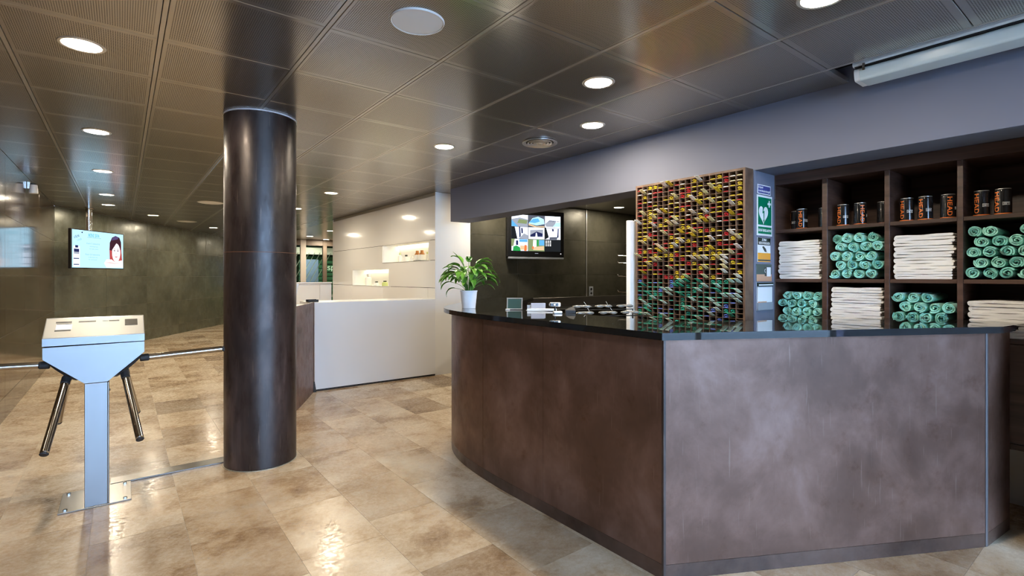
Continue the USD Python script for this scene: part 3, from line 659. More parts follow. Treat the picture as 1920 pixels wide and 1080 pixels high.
# ------------------------------------------------------------------ cubby rack with key cards
RX, RD = 3.30, 0.105
RY0, RY1, RZ0, RZ1 = 1.748, 2.627, 0.978, 2.045
NC, NR = 18, 32
rk = thing('cubby_rack', 'brown wooden pigeonhole rack standing behind the counter', 'pigeonhole rack')
FT = 0.016
obj('side_board', cbox(RX, RX + RD, RY0 - FT, RY0, RZ0 - FT, RZ1 + FT, 0.001), 'rack_wood', rk)
obj('side_board', cbox(RX, RX + RD, RY1, RY1 + FT, RZ0 - FT, RZ1 + FT, 0.001), 'rack_wood', rk)
obj('top_board', cbox(RX, RX + RD, RY0, RY1, RZ1, RZ1 + FT, 0.001), 'rack_wood', rk)
obj('bottom_board', cbox(RX, RX + RD, RY0, RY1, RZ0 - FT, RZ0, 0.001), 'rack_wood', rk)
obj('back_board', bx(RX + RD - 0.006, RX + RD, RY0, RY1, RZ0, RZ1), 'dark_back', rk)
cw = (RY1 - RY0) / NC; chh = (RZ1 - RZ0) / NR
for i in range(1, NC):
    y = RY1 - i * cw; obj('divider', bx(RX - 0.001, RX + RD - 0.006, y - 0.0016, y + 0.0016, RZ0, RZ1), 'rack_wood', rk)
for j in range(1, NR):
    z = RZ1 - j * chh; obj('shelf_strip', bx(RX - 0.0008, RX + RD - 0.0065, RY0 + .0002, RY1 - .0002, z - 0.0015, z + 0.0015), 'rack_wood', rk)
base_c = thing('rack_cabinet', 'dark cabinet under the pigeonhole rack', 'cabinet')
obj('body', cbox(RX, RX + RD, RY0 - FT, RY1 + FT, 0.0, RZ0 - FT - 0.001, 0.002), 'wenge', base_c)
plain('tag_yellow', (0.72, 0.55, 0.03), 0.4); plain('tag_red', (0.55, 0.022, 0.03), 0.4); plain('tag_white', (0.90, 0.90, 0.90), 0.4); plain('tag_green', (0.03, 0.36, 0.25), 0.4); plain('tag_blue', (0.13, 0.20, 0.62), 0.4); plain('tag_cream', (0.80, 0.76, 0.45), 0.4)
plain('tag_pale', (0.68, 0.88, 0.84), 0.4)
def card_mesh(kind):
    w = cw * 0.80
    if kind == 'flat':       # key tag lying on the cell floor, its front lip hanging over the strip
        return cat(cbox(-0.003, 0.06, -w / 2, w / 2, 0.0, 0.003, 0.0008), cbox(-0.0045, -0.002, -w / 2, w * 0.3, -0.0005, 0.0045, 0.0006))
    if kind == 'tilt':       # card standing askew and leaning far out of its cell
        b = cbox(-0.052, 0.026, -w * 0.40, w * 0.40, -0.0012, 0.0012, 0.0004)
        R = trimesh.transformations.rotation_matrix(math.radians(24), (0, 1, 0)); b.apply_transform(R)
        return b
    # coil wristband on its key
    a = np.linspace(0, 2 * math.pi * 3.2, 40); x = np.linspace(-0.004, 0.03, 40)
    return cat(path_tube(np.c_[x, 0.0095 * np.cos(a), 0.0095 * np.sin(a) + 0.012], 0.0016, 5), cbox(-0.005, 0.05, -w / 2, w / 2, 0.0, 0.002, 0.0005))
protos = {}
CN = {'yellow': 'yellow', 'red': 'red', 'white': 'white', 'green': 'green', 'blue': 'blue', 'cream': 'pale yellow', 'pale': 'pale green'}
for j in range(NR - 0):
    for i in range(NC):
        q = rng.random(); upper = j < 22
        if j > 31: continue
        if upper:
            if q < 0.24: continue
            col = rng.choices(['yellow', 'red', 'white', 'cream'], [0.50, 0.24, 0.13, 0.13])[0]
            kd = rng.choices(['flat', 'coil', 'tilt'], [0.62, 0.31, 0.07])[0] if col in ('yellow', 'red') else rng.choices(['flat', 'tilt'], [0.25, 0.75])[0]
            if col == 'red' and kd == 'tilt': kd = 'coil'
        else:
            if q < 0.20: continue
            col = rng.choices(['green', 'blue', 'pale'], [0.60, 0.20, 0.20])[0]
            kd = rng.choices(['flat', 'coil', 'tilt'], [0.58, 0.30, 0.12])[0] if col != 'pale' else 'tilt'
            if col == 'blue' and kd == 'tilt': kd = 'flat'
        yc = RY1 - (i + 0.5) * cw; zf = RZ1 - (j + 1) * chh + 0.0017
        key = (col, kd)
        nm = {'flat': 'key_tag', 'coil': 'wrist_key', 'tilt': 'key_card'}[kd]
        ds = {'flat': 'key tag lying', 'coil': 'coil wrist key', 'tilt': 'card leaning out'}[kd]
        lab = f'{CN[col]} {ds} in rack hole {ORD[i]} from left, {ORD[j]} row down'
        grp = {'flat': f'{CN[col]} key tags in the rack', 'coil': f'{CN[col]} coil wrist keys in the rack', 'tilt': f'{CN[col]} cards leaning out of the rack'}[kd]
        loc = (RX, yc, zf + (0.0125 if kd == 'tilt' else 0.0012))
        if kd == 'tilt': loc = (RX - 0.004, yc, zf + 0.0145)
        if key not in protos:
            p = thing(nm, lab, 'key tag' if kd != 'tilt' else 'card', loc, group=grp); cm = card_mesh(kd)
            obj('plate' if kd != 'coil' else 'band', cm, 'tag_' + col, p, smooth=30 if kd == 'coil' else False); protos[key] = p
        else: copy(protos[key], nm, lab, loc, group=grp)

# white display panel beside the rack
wp = thing('display_board', 'narrow white display board standing beside the pigeonhole rack', 'display board')
obj('board', cbox(3.25, 3.295, 2.66, 2.70, 0.86, 1.785, 0.003), 'white_plastic', wp)
obj('board_leaf', cbox(3.296, 3.62, 2.668, 2.70, 0.86, 1.785, 0.003), 'white_plastic', wp)
obj('foot', cbox(3.26, 3.62, 2.66, 2.72, 0.0, 0.859, 0.003), 'dark_back', wp)
for z in (1.50, 1.44, 1.33, 1.20):
    obj('hook', cat(tube((3.275, 2.70, z), (3.275, 2.80, z + 0.004), 0.003, 8), tube((3.275, 2.80, z + .002), (3.275, 2.812, z + 0.018), 0.003, 8)), 'chrome', wp)

# ------------------------------------------------------------------ signs on the pier
plain('sign_white', (0.84, 0.85, 0.86), 0.3); plain('sign_green', (0.0, 0.20, 0.095), 0.35); plain('sign_blue', (0.07, 0.08, 0.30), 0.35); plain('sign_black', (0.02, 0.035, 0.03), 0.35); plain('sign_orange', (0.85, 0.36, 0.02), 0.35)
plain('photo_green', (0.04, 0.08, 0.07), 0.3); plain('photo_wood', (0.60, 0.33, 0.20), 0.4); plain('grey_plastic', (0.30, 0.32, 0.36), 0.3)
YP = 1.7255
def plate(x0, x1, z0, z1, th, name, mt, parent, off=0.0):
    return obj(name, cbox(x0, x1, YP - off - th, YP - off, z0, z1, min(.0008, th * .3)), mt, parent)
def flat(poly, name, mt, parent, off, th=0.0006):
    return obj(name, frame(ext(poly, th), (1, 0, 0), (0, 0, 1), (0, -1, 0), (0, YP - off, 0)), mt, parent)
def words(text, x0, x1, zc, name, mt, parent, off, bold=True, hmax=0.03):
    m = meshkit.text_mesh(text, 0.02, 0.0006, bold=bold); w = m.bounds[1][0] - m.bounds[0][0]; h = m.bounds[1][1] - m.bounds[0][1]
    m.apply_translation((-m.bounds[0][0], -(m.bounds[0][1] + m.bounds[1][1]) / 2, 0)); m.apply_scale(((x1 - x0) / w, hmax / h, 1))
    return obj(name, frame(m, (1, 0, 0), (0, 0, 1), (0, -1, 0), (x0, YP - off, zc)), mt, parent)
s1 = thing('blue_sign', 'small blue sign above the green defibrillator sign', 'sign')
b = plate(3.447, 3.632, 1.900, 1.965, 0.003, 'board', 'sign_white', s1); plate(3.454, 3.625, 1.906, 1.958, 0.0008, 'field', 'sign_blue', s1, 0.003)
words('Espai', 3.459, 3.52, 1.945, 'lettering', 'sign_white', s1, 0.0038, hmax=0.018); words('cardioprotegit', 3.459, 3.62, 1.921, 'lettering', 'sign_white', s1, 0.0038, hmax=0.018)
s2 = thing('defibrillator_sign', 'green and white defibrillator sign with heart and lightning bolt', 'sign')
plate(3.438, 3.652, 1.612, 1.892, 0.004, 'board', 'sign_white', s2)
plate(3.451, 3.640, 1.687, 1.878, 0.0008, 'field', 'sign_green', s2, 0.004); plate(3.451, 3.640, 1.626, 1.674, 0.0008, 'field', 'sign_green', s2, 0.004)
words('DESFIBRILADOR', 3.457, 3.634, 1.650, 'lettering', 'sign_white', s2, 0.0048, hmax=0.018)
th = np.linspace(0, 2 * math.pi, 60); hx = 16 * np.sin(th) ** 3; hz = 13 * np.cos(th) - 5 * np.cos(2 * th) - 2 * np.cos(3 * th) - np.cos(4 * th)
heart = Polygon(np.c_[3.525 + hx * 0.0041, 1.762 + hz * 0.0044])
bolt = Polygon([(3.517, 1.815), (3.509, 1.765), (3.524, 1.770), (3.527, 1.722), (3.519, 1.724), (3.531, 1.700), (3.542, 1.726), (3.535, 1.724), (3.540, 1.788), (3.522, 1.782), (3.527, 1.812)])
flat(heart.difference(bolt).buffer(0), 'heart', 'sign_white', s2, 0.0048)
cx, cz = 3.607, 1.838
flat(unary_union([sbox(cx - 0.007, cz - 0.023, cx + 0.007, cz + 0.023), sbox(cx - 0.024, cz - 0.0075, cx + 0.024, cz + 0.0075)]), 'cross', 'sign_white', s2, 0.0048)
s3 = thing('camera_warning_sign', 'black, white and orange video surveillance notice', 'sign')
plate(3.447, 3.630, 1.430, 1.600, 0.003, 'board', 'sign_white', s3)
plate(3.448, 3.629, 1.548, 1.599, 0.0008, 'header', 'sign_black', s3, 0.003); plate(3.448, 3.629, 1.448, 1.493, 0.0008, 'orange_band', 'sign_orange', s3, 0.003); plate(3.448, 3.629, 1.438, 1.4475, 0.0008, 'strip', 'sign_black', s3, 0.003); plate(3.448, 3.629, 1.431, 1.4375, 0.0008, 'orange_edge', 'sign_orange', s3, 0.003)
words('ZONA', 3.505, 3.570, 1.585, 'lettering', 'sign_white', s3, 0.0038, hmax=0.017); words('VIDEOVIGILADA', 3.461, 3.617, 1.562, 'lettering', 'sign_white', s3, 0.0038, hmax=0.017)
flat(unary_union([Polygon([(3.510, 1.535), (3.530, 1.541), (3.566, 1.520), (3.560, 1.503), (3.545, 1.503)]), Polygon([(3.556, 1.512), (3.572, 1.512), (3.572, 1.504), (3.556, 1.500)])]), 'camera_symbol', 'sign_black', s3, 0.0032)
s4 = thing('photo_notice', 'photo notice of a white box on a wooden table, below the surveillance notice', 'notice')
plate(3.432, 3.648, 1.295, 1.415, 0.003, 'board', 'photo_green', s4); plate(3.433, 3.647, 1.296, 1.345, 0.0008, 'table', 'photo_wood', s4, 0.003); plate(3.575, 3.632, 1.330, 1.395, 0.0014, 'white_box', 'sign_white', s4, 0.003); plate(3.545, 3.574, 1.333, 1.395, 0.0012, 'dark_box', 'sign_black', s4, 0.003)
ring = Point(3.556, 1.370).buffer(0.014).difference(Point(3.556, 1.370).buffer(0.009)); flat(ring.difference(sbox(3.556, 1.34, 3.58, 1.40)), 'handle_print', 'sign_white', s4, 0.0043)
s5 = thing('leaflet_holder', 'grey leaflet holder with white sheets below the photo notice', 'leaflet holder')
plate(3.432, 3.648, 1.095, 1.290, 0.004, 'back_plate', 'grey_plastic', s5); plate(3.434, 3.646, 1.262, 1.288, 0.012, 'top_bar', 'sign_black', s5, 0.0041); plate(3.440, 3.640, 1.268, 1.276, 0.001, 'bar_stripe', 'sign_white', s5, 0.0162)
plate(3.438, 3.642, 1.150, 1.258, 0.006, 'white_sheets', 'sign_white', s5, 0.0041); plate(3.438, 3.560, 1.150, 1.158, 0.0006, 'wood_print', 'photo_wood', s5, 0.0102); plate(3.436, 3.644, 1.098, 1.149, 0.010, 'tray', 'grey_plastic', s5, 0.0041)

# ------------------------------------------------------------------ things on the countertop
ZT = SLAB1 + 0.0004
mat('leaf', {'t': ('texture_coordinate', {}), 'o': ('object_info', {}), 'n': ('noise_texture', {'scale': 30.0, 'detail': 3.0}), 'r': ('rgb_ramp', {'ramp': [(0.0, (0.045, 0.16, 0.02)), (0.5, (0.10, 0.29, 0.035)), (1.0, (0.22, 0.46, 0.06))]}),
             'p': ('principled_bsdf', {'roughness': 0.32}), 'tr': ('translucent_bsdf', {'color': (0.22, 0.45, 0.05)}), 'm': ('mix_closure', {'fac': 0.25})},
    [('o.random', 'r.fac'), ('r.color', 'p.base_color'), ('p.BSDF', 'm.closure1'), ('tr.BSDF', 'm.closure2')], 'm.closure')
plain('stem_green', (0.12, 0.28, 0.05), 0.5); plain('soil', (0.03, 0.02, 0.014), 0.9); plain('pot_white', (0.78, 0.80, 0.84), 0.3)
PP = (2.10, 3.27)
pl_ = thing('potted_plant', 'leafy green peace lily in a ribbed white pot', 'potted plant', (PP[0], PP[1], ZT))
prof = [(0, 0.0), (0.0505, 0.0), (0.0515, 0.002)]
for k in range(9): prof += [(0.0515 + 0.0013 * k + 0.0012, 0.008 + 0.0125 * k), (0.0515 + 0.0013 * k + 0.0004, 0.0145 + 0.0125 * k)]
prof += [(0.0645, 0.126), (0.0665, 0.130), (0.0665, 0.136), (0.0635, 0.136), (0.060, 0.120), (0, 0.118)]
pot = obj('pot', lathe(prof, 48), 'pot_white', pl_, smooth=30)
obj('soil', lathe([(0, 0.119), (0.058, 0.121), (0.057, 0.124), (0.03, 0.128), (0, 0.127)], 24), 'soil', pl_, smooth=40)
def leaf_mesh(base, az, reach, rise, L, W, droop):
    """stem arc then a pointed, folded, drooping blade; returns (stem, blade)"""
    d = np.array([math.cos(az), math.sin(az), 0]); sd = np.array([-math.sin(az), math.cos(az), 0])
    n = 9; s = np.linspace(0, 1, n)
    P = [base + d * reach * (u ** 1.5) + np.array([0, 0, rise * (1 - (1 - u) ** 1.6)]) for u in s]
    stem = path_tube(P, np.linspace(0.0022, 0.0013, n), 5)
    tng = P[-1] - P[-2]; tng /= np.linalg.norm(tng); el = math.asin(np.clip(tng[2], -1, 1))
    k = 11; c = P[-1].copy(); V = []; e = el
    for i in range(k):
        u = i / (k - 1)
        w = W * (math.sin(math.pi * min(1, u * 0.93 + 0.07) ** 0.75) ** 0.85) if u < 1 else 0.0004
        dirv = d * math.cos(e) + np.array([0, 0, math.sin(e)]); nrm = -d * math.sin(e) + np.array([0, 0, math.cos(e)])
        wav = 0.06 * W * math.sin(u * 9 + az * 3)
        V += [c + sd * w + nrm * (0.32 * w + wav), c - nrm * 0.0, c - sd * w + nrm * (0.32 * w - wav)]
        c = c + dirv * L / (k - 1); e -= droop / (k - 1)
    F = []
    for i in range(k - 1):
        a = 3 * i
        F += [(a, a + 1, a + 4), (a, a + 4, a + 3), (a + 1, a + 2, a + 5), (a + 1, a + 5, a + 4)]
    b = trimesh.Trimesh(np.array(V), np.array(F), process=False)
    lo = b.copy(); lo.vertices = lo.vertices - np.array([0, 0, 0.0006]); lo.invert()
    return stem, cat(b, lo)
g = random.Random(21)
specs = []
for k in range(64):
    az = k * 2.39996 + g.uniform(-.25, .25); ring_ = (k % 13) / 13
    lev = g.random()
    specs.append((az, 0.03 + 0.085 * lev + g.uniform(0, .02), 0.085 + 0.15 * (1 - lev) + g.uniform(-.015, .02), g.uniform(0.10, 0.14), g.uniform(0.018, 0.027), g.uniform(0.9, 2.0)))
specs += [(2.5, 0.02, 0.20, 0.135, 0.026, 0.35), (-0.6, 0.03, 0.205, 0.12, 0.018, 0.9), (-0.9, 0.115, 0.105, 0.12, 0.018, 1.6), (2.2, 0.12, 0.075, 0.12, 0.02, 1.6), (-1.0, 0.10, 0.06, 0.11, 0.015, 1.2), (2.6, 0.085, 0.03, 0.105, 0.024, 2.0), (-0.5, 0.13, 0.13, 0.12, 0.017, 1.7), (2.35, 0.10, 0.15, 0.12, 0.02, 1.5)]
for az, rc, rs, L, W, dr in specs:
    bs = np.array([0.022 * math.cos(az), 0.022 * math.sin(az), 0.122])
    st, bl_ = leaf_mesh(bs, az, rc, rs, L, W, dr)
    lf = obj('leaf', bl_, 'leaf', pl_, smooth=True); obj('stem', st, 'stem_green', lf, smooth=True)

YA = YAW
def facing(loc, deg): return -math.degrees(YAW) + deg
pf = thing('picture_stand', 'small silver frame with a dark green picture', 'frame', (2.255, 2.90, ZT), facing(0, 0) - 6)
def lean(m):  # tip back about x
    m = m.copy(); m.apply_transform(trimesh.transformations.rotation_matrix(math.radians(-12), (1, 0, 0))); return m
fw_, fh = 0.116, 0.088
fr4 = cat(cbox(-fw_ / 2, fw_ / 2, -0.006, 0, 0.001, 0.010, .001), cbox(-fw_ / 2, fw_ / 2, -0.006, 0, fh - 0.009, fh, .001), cbox(-fw_ / 2, -fw_ / 2 + 0.009, -0.006, 0, 0.010, fh - 0.009, .001), cbox(fw_ / 2 - 0.009, fw_ / 2, -0.006, 0, 0.010, fh - 0.009, .001))
obj('border', lean(fr4), 'aluminium', pf); obj('picture', lean(bx(-fw_ / 2 + .009, fw_ / 2 - .009, -0.003, 0.0, 0.010, fh - 0.009)), 'photo_green', pf)
obj('prop', tri(m3d.Manifold.hull_points(np.array([(-0.01, 0.018, 0.06), (0.01, 0.018, 0.06), (-0.014, 0.062, 0.0), (0.014, 0.062, 0.0), (-0.014, 0.055, 0.0), (0.014, 0.055, 0.0)]))), 'black_plastic', pf)
obj('clip', cbox(-fw_ / 2 - 0.006, -fw_ / 2 + 0.026, -0.022, -0.007, 0.0, 0.008, .002), 'white_plastic', pf)

wc = thing('webcam', 'small silver and black webcam on a stub stand', 'webcam', (2.245, 2.455, ZT), facing(0, 0) + 8)
obj('body', cbox(-0.037, 0.037, -0.016, 0.016, 0.044, 0.072, 0.006), 'aluminium', wc, smooth=30); obj('face', cbox(-0.033, 0.018, -0.0185, -0.0162, 0.047, 0.069, 0.0008), 'black_plastic', wc)
obj('lens', tube((-0.008, -0.0186, 0.058), (-0.008, -0.024, 0.058), 0.008, 20), 'chrome', wc, smooth=30); obj('neck', tube((0, 0, 0.016), (0, 0, 0.0438), 0.006, 12), 'black_plastic', wc); 
obj('base', cbox(-0.012, 0.045, -0.02, 0.02, 0.0, 0.0155, 0.004), 'white_plastic', wc)
plain('paper', (0.42, 0.43, 0.50), 0.7)
tr_ = thing('document_tray', 'long white document tray behind the webcam', 'tray', (2.29, 2.72, ZT - 0.0), facing(0, 0) + 4)
obj('tray', cat(cbox(-0.05, 0.16, 0.0, 0.006, 0.0, 0.016, .001), cbox(-0.05, 0.16, 0.006, 0.075, 0.0, 0.003, .001)), 'white_plastic', tr_)
pa = thing('paper_stack', 'grey and white papers standing in the document tray', 'papers', (2.29, 2.72, ZT + 0.0032), facing(0, 0) + 4)
for k, (a, b, y, h) in enumerate(((-0.02, 0.075, 0.020, 0.052), (0.0, 0.085, 0.034, 0.050), (-0.045, 0.0, 0.046, 0.036))):
    obj('sheet', cbox(a, b, y, y + 0.002, 0.0, h, 0.0005), 'paper' if k < 2 else 'grey_plastic', pa)
spg = thing('card_reader', 'black rounded card reader between webcam and goggles', 'card reader', (2.35, 2.42, ZT), facing(0, 0))
obj('body', tri(m3d.Manifold.hull_points(np.array([(x, y, z) for x, y in ((-.032, -.02), (.032, -.02), (.032, .03), (-.032, .03)) for z in (0.0, 0.018)] + [(-.008, -.006, 0.034), (.022, -.006, 0.040), (.022, .022, 0.040), (-.008, .022, 0.034)]))), 'dark_rubber', spg)

# goggles in clear bags, laid in two rows on a low wire stand
plain('goggle_lens', (0.17, 0.17, 0.16), 0.08, spec=0.8); plain('goggle_strap', (0.32, 0.30, 0.27), 0.3); plain('goggle_amber', (0.45, 0.28, 0.2), 0.2)
gs = thing('goggle_stand', 'low black wire stand beside the display board holding swim goggles', 'display stand', (2.80, 2.46, ZT - 0.305), facing(0, 0) + 14)
for (y, z) in ((0.0, 0.262), (0.14, 0.300)):
    obj('bar', tube((-0.30, y, z), (0.25, y, z), 0.004, 8), 'black_plastic', gs)
for x in (-0.29, 0.24):
    for (y, z) in ((0.0, 0.2575), (0.14, 0.2955)): obj('upright', tube((x, y, -0.78), (x, y, z), 0.005, 8), 'black_plastic', gs)
def build_goggles(p):
    for s in (-1, 1):
        cup = trimesh.creation.icosphere(2, 1.0); cup.apply_scale((0.030, 0.011, 0.0125)); cup.apply_translation((s * 0.036, 0, 0.019)); obj('lens', cup, 'goggle_lens', p, smooth=True)
    obj('bridge', tube((-0.012, -0.006, 0.020), (0.012, -0.006, 0.020), 0.003, 8), 'goggle_strap', p)
    a = np.linspace(0, math.pi, 14)
    obj('strap', path_tube(np.c_[0.068 * np.cos(a), 0.055 * np.sin(a) * 0.7 + 0.004, 0.019 + 0.006 * np.sin(a)], 0.0034, 6), 'goggle_strap', p, smooth=True)
    obj('hook_tie', path_tube([(0.03, 0.0, 0.030), (0.022, -0.004, 0.042), (0.012, -0.008, 0.054)], 0.0018, 5), 'cord_white', p)
gp = None; GL = ['first', 'second', 'third']
cg, sg = math.cos(math.radians(facing(0, 0) + 14)), math.sin(math.radians(facing(0, 0) + 14))
for row, (yy, zz, nm) in enumerate(((0.0, 0.2665, 'near bar'), (0.14, 0.3045, 'far bar'))):
    for k in range(3):
        lx = -0.20 + 0.175 * k + (0.03 if row else 0)
        loc = (2.80 + cg * lx - sg * yy, 2.46 + sg * lx + cg * yy, ZT - 0.305 + zz)
        lab = f'{GL[k]} pair of clear swim goggles from the webcam side on the {nm}'
        if gp is None: gp = thing('swim_goggles', lab, 'goggles', loc, facing(0, 0) + 14 + 5, group='swim goggles on the wire stand'); build_goggles(gp)
        else: copy(gp, 'swim_goggles', lab, loc, rz=facing(0, 0) + 14 + rng.uniform(-12, 12))

# ------------------------------------------------------------------ screens
def screen_mats():
    for n, c, s in (('sc_sky', (0.44, 0.74, 0.95), 0.78), ('sc_white', (1, 1, 1), 1.5), ('sc_cyan', (0.16, 0.62, 0.85), 1.0), ('sc_teal', (0.28, 0.58, 0.70), 1.0), ('sc_navy', (0.03, 0.04, 0.14), 0.8), ('sc_hair', (0.10, 0.035, 0.05), 0.6), ('sc_hair2', (0.14, 0.10, 0.26), 0.8), ('sc_red', (0.62, 0.10, 0.10), 0.9), ('sc_skin', (1.0, 0.76, 0.74), 1.35), ('sc_skin2', (0.92, 0.60, 0.60), 1.1), ('sc_grey', (0.42, 0.46, 0.55), 1.0), ('sc_dark', (0.03, 0.035, 0.04), 0.6), ('sc_mid', (0.16, 0.18, 0.24), 0.8),
                    ('sc_pale', (0.72, 0.78, 0.95), 1.5), ('sc_blue', (0.12, 0.42, 0.95), 1.3), ('sc_sand', (0.85, 0.60, 0.36), 1.1), ('sc_green', (0.03, 0.42, 0.10), 1.0), ('sc_olive', (0.33, 0.42, 0.20), 0.9), ('sc_orange', (0.95, 0.20, 0.06), 1.2), ('sc_lip', (0.75, 0.15, 0.2), 1.0)):
        glow(n, c, s * (0.55 if n != 'sc_sky' else 1.0))
screen_mats()
class Screen:
    """local plane: u right, v up, metres; layers stacked 0.4 mm apart"""
    def __init__(self, parent, o, eu, en): self.p, self.o, self.eu, self.en, self.k = parent, np.array(o, float), np.array(eu, float), np.array(en, float), 1
    def poly(self, poly, m, name, k=1):
        if not isinstance(poly, Polygon) and not hasattr(poly, 'geoms'): poly = Polygon(poly)
        return obj(name, frame(ext(poly.buffer(0), 0.0004), self.eu, (0, 0, 1), self.en, self.o + self.en * (0.0004 * k)), m, self.p)
    def rect(self, u0, u1, v0, v1, m, name, k=1): return self.poly(sbox(u0, v0, u1, v1), m, name, k)
    def text(self, t, u0, u1, vc, h, m, name, k=2, rot=0, bold=False):
        t = meshkit.text_mesh(t, h, 0.0004, bold=bold); w = t.bounds[1][0] - t.bounds[0][0]; t.apply_translation((-t.bounds[0][0], -h / 2, 0)); t.apply_scale(((u1 - u0) / w, 1, 1))
        if rot: t.apply_transform(trimesh.transformations.rotation_matrix(math.radians(rot), (0, 0, 1)))
        t.apply_translation((u0, vc, 0)); return obj(name, frame(t, self.eu, (0, 0, 1), self.en, self.o + self.en * (0.0004 * k)), m, self.p)
# hanging advert screen
W1, H1 = 1.13, 0.635
d0 = np.array([-0.632, 10.53]); tv1 = thing('hanging_screen', 'flat advertising screen hung from the ceiling showing a smiling woman', 'screen')
eu = np.array([TD[0], TD[1], 0]) ; eu = np.array([math.sin(YAW - 0.035), math.cos(YAW - 0.035), 0]); en = np.array([eu[1], -eu[0], 0]); zc0 = 1.462
def tvbox(u0, u1, n0, n1, v0, v1, c=0.003): return frame(cbox(u0, u1, v0, v1, n0, n1, c), eu, (0, 0, 1), en, (d0[0], d0[1], zc0))
obj('casing', tvbox(0, W1, -0.05, -0.0005, 0, H1), 'black_plastic', tv1)
sc_ = obj('display', tvbox(0.014, W1 - 0.014, -0.0004, 0.0, 0.016, H1 - 0.014, 0.0001), 'sc_sky', tv1)
S = Screen(sc_, (d0[0], d0[1], zc0), eu, en)
S.poly([(0.80, 0.12), (0.79, 0.34), (0.80, 0.46), (0.85, 0.55), (0.93, 0.585), (1.02, 0.56), (1.06, 0.48), (1.07, 0.30), (1.09, 0.14)], 'sc_red', 'hair_print', 1)
S.poly([(0.795, 0.33), (0.80, 0.46), (0.85, 0.55), (0.93, 0.585), (1.02, 0.56), (1.06, 0.48), (1.055, 0.36), (1.0, 0.30)], 'sc_hair', 'hair_print', 2)
S.poly([(0.83, 0.50), (0.87, 0.555), (0.93, 0.580), (1.0, 0.562), (0.98, 0.53), (0.90, 0.51)], 'sc_hair2', 'hair_print', 3)
face = Polygon([(0.945 + 0.098 * math.cos(a), 0.29 + 0.165 * math.sin(a)) for a in np.linspace(0, 2 * math.pi, 40)]).difference(Polygon([(0.80, 0.50), (0.80, 0.33), (0.845, 0.33), (0.96, 0.47), (0.97, 0.50)]))
S.poly(face, 'sc_skin', 'face_print', 3)
for u in (0.905, 0.985): S.poly([(u - 0.022, 0.325), (u, 0.335), (u + 0.022, 0.325), (u, 0.317)], 'sc_navy', 'eye_print', 4); S.poly([(u - 0.025, 0.350), (u, 0.360), (u + 0.025, 0.350), (u, 0.352)], 'sc_hair', 'brow_print', 4)
S.poly([(0.938, 0.265), (0.945, 0.29), (0.955, 0.265)], 'sc_skin2', 'nose_print', 4)
S.poly([(0.905, 0.225), (0.945, 0.205), (0.985, 0.225), (0.945, 0.222)], 'sc_lip', 'mouth_print', 4)
S.poly([(0.67, 0.10), (0.72, 0.165), (0.84, 0.17), (0.92, 0.125), (1.0, 0.15), (1.11, 0.165), (1.11, 0.03), (0.72, 0.03)], 'sc_skin', 'arm_print', 4)
S.poly([(0.68, 0.105), (0.80, 0.12), (0.90, 0.105), (1.05, 0.115), (0.90, 0.095), (0.76, 0.108)], 'sc_skin2', 'shade_print', 5)
S.text('MINI SPA', 0.335, 0.565, 0.552, 0.05, 'sc_cyan', 'lettering', bold=True); S.rect(0.31, 0.60, 0.510, 0.516, 'sc_teal', 'underline', 2)
S.text('Pack 5 sessions', 0.30, 0.575, 0.415, 0.026, 'sc_teal', 'lettering'); S.text('individual use', 0.365, 0.535, 0.368, 0.016, 'sc_teal', 'lettering'); S.text('for all pools', 0.36, 0.545, 0.328, 0.016, 'sc_teal', 'lettering')
S.text('Pack 10 sessions', 0.275, 0.575, 0.235, 0.026, 'sc_teal', 'lettering'); S.text('individual use', 0.335, 0.525, 0.190, 0.016, 'sc_teal', 'lettering'); S.text('for all pools', 0.335, 0.515, 0.152, 0.016, 'sc_teal', 'lettering')
S.text('click', 0.05, 0.16, 0.50, 0.042, 'sc_navy', 'logo', rot=18); S.text('club', 0.11, 0.20, 0.455, 0.034, 'sc_teal', 'logo', rot=18)
S.poly([(0.19, 0.585), (0.225, 0.60), (0.215, 0.57)], 'sc_navy', 'logo', 2)
for u0, u1, v0, v1, m in ((0.035, 0.165, 0.03, 0.36, 'sc_pale'),): S.rect(u0, u1, v0, v1, m, 'side_panel_print', 1)
for u0, u1, v0, v1, m in ((0.075, 0.13, 0.335, 0.372, 'sc_navy'), (0.05, 0.15, 0.268, 0.315, 'sc_navy'), (0.05, 0.15, 0.235, 0.268, 'sc_grey'), (0.045, 0.15, 0.155, 0.168, 'sc_navy'), (0.045, 0.15, 0.06, 0.072, 'sc_navy')): S.rect(u0, u1, v0, v1, m, 'thumbnail_print', 2)
mid = d0 + eu[:2] * (W1 * 0.42) - en[:2] * 0.10
tp_ = np.array([mid[0], mid[1]])
obj('pole', tube((tp_[0], tp_[1], zc0 + 0.25), (tp_[0], tp_[1], CEIL - 0.02), 0.045, 28), 'chrome', tv1, smooth=40)
obj('ceiling_flange', tube((tp_[0], tp_[1], CEIL - 0.0195), (tp_[0], tp_[1], CEIL - 0.0005), 0.062, 28), 'chrome', tv1, smooth=40)
obj('bracket', tvbox(W1 * 0.30, W1 * 0.55, -0.058, -0.051, 0.15, 0.5), 'black_plastic', tv1)

# surveillance monitor on the dark wall
tv2 = thing('surveillance_monitor', 'black wall monitor showing a mosaic of camera pictures', 'monitor')
c2 = np.array([4.98, 5.86]); ang = math.radians(-14)
eu = np.array([math.cos(ang), math.sin(ang), 0]); en = np.array([math.sin(ang), -math.cos(ang), 0]); W2, H2 = 0.96, 0.70
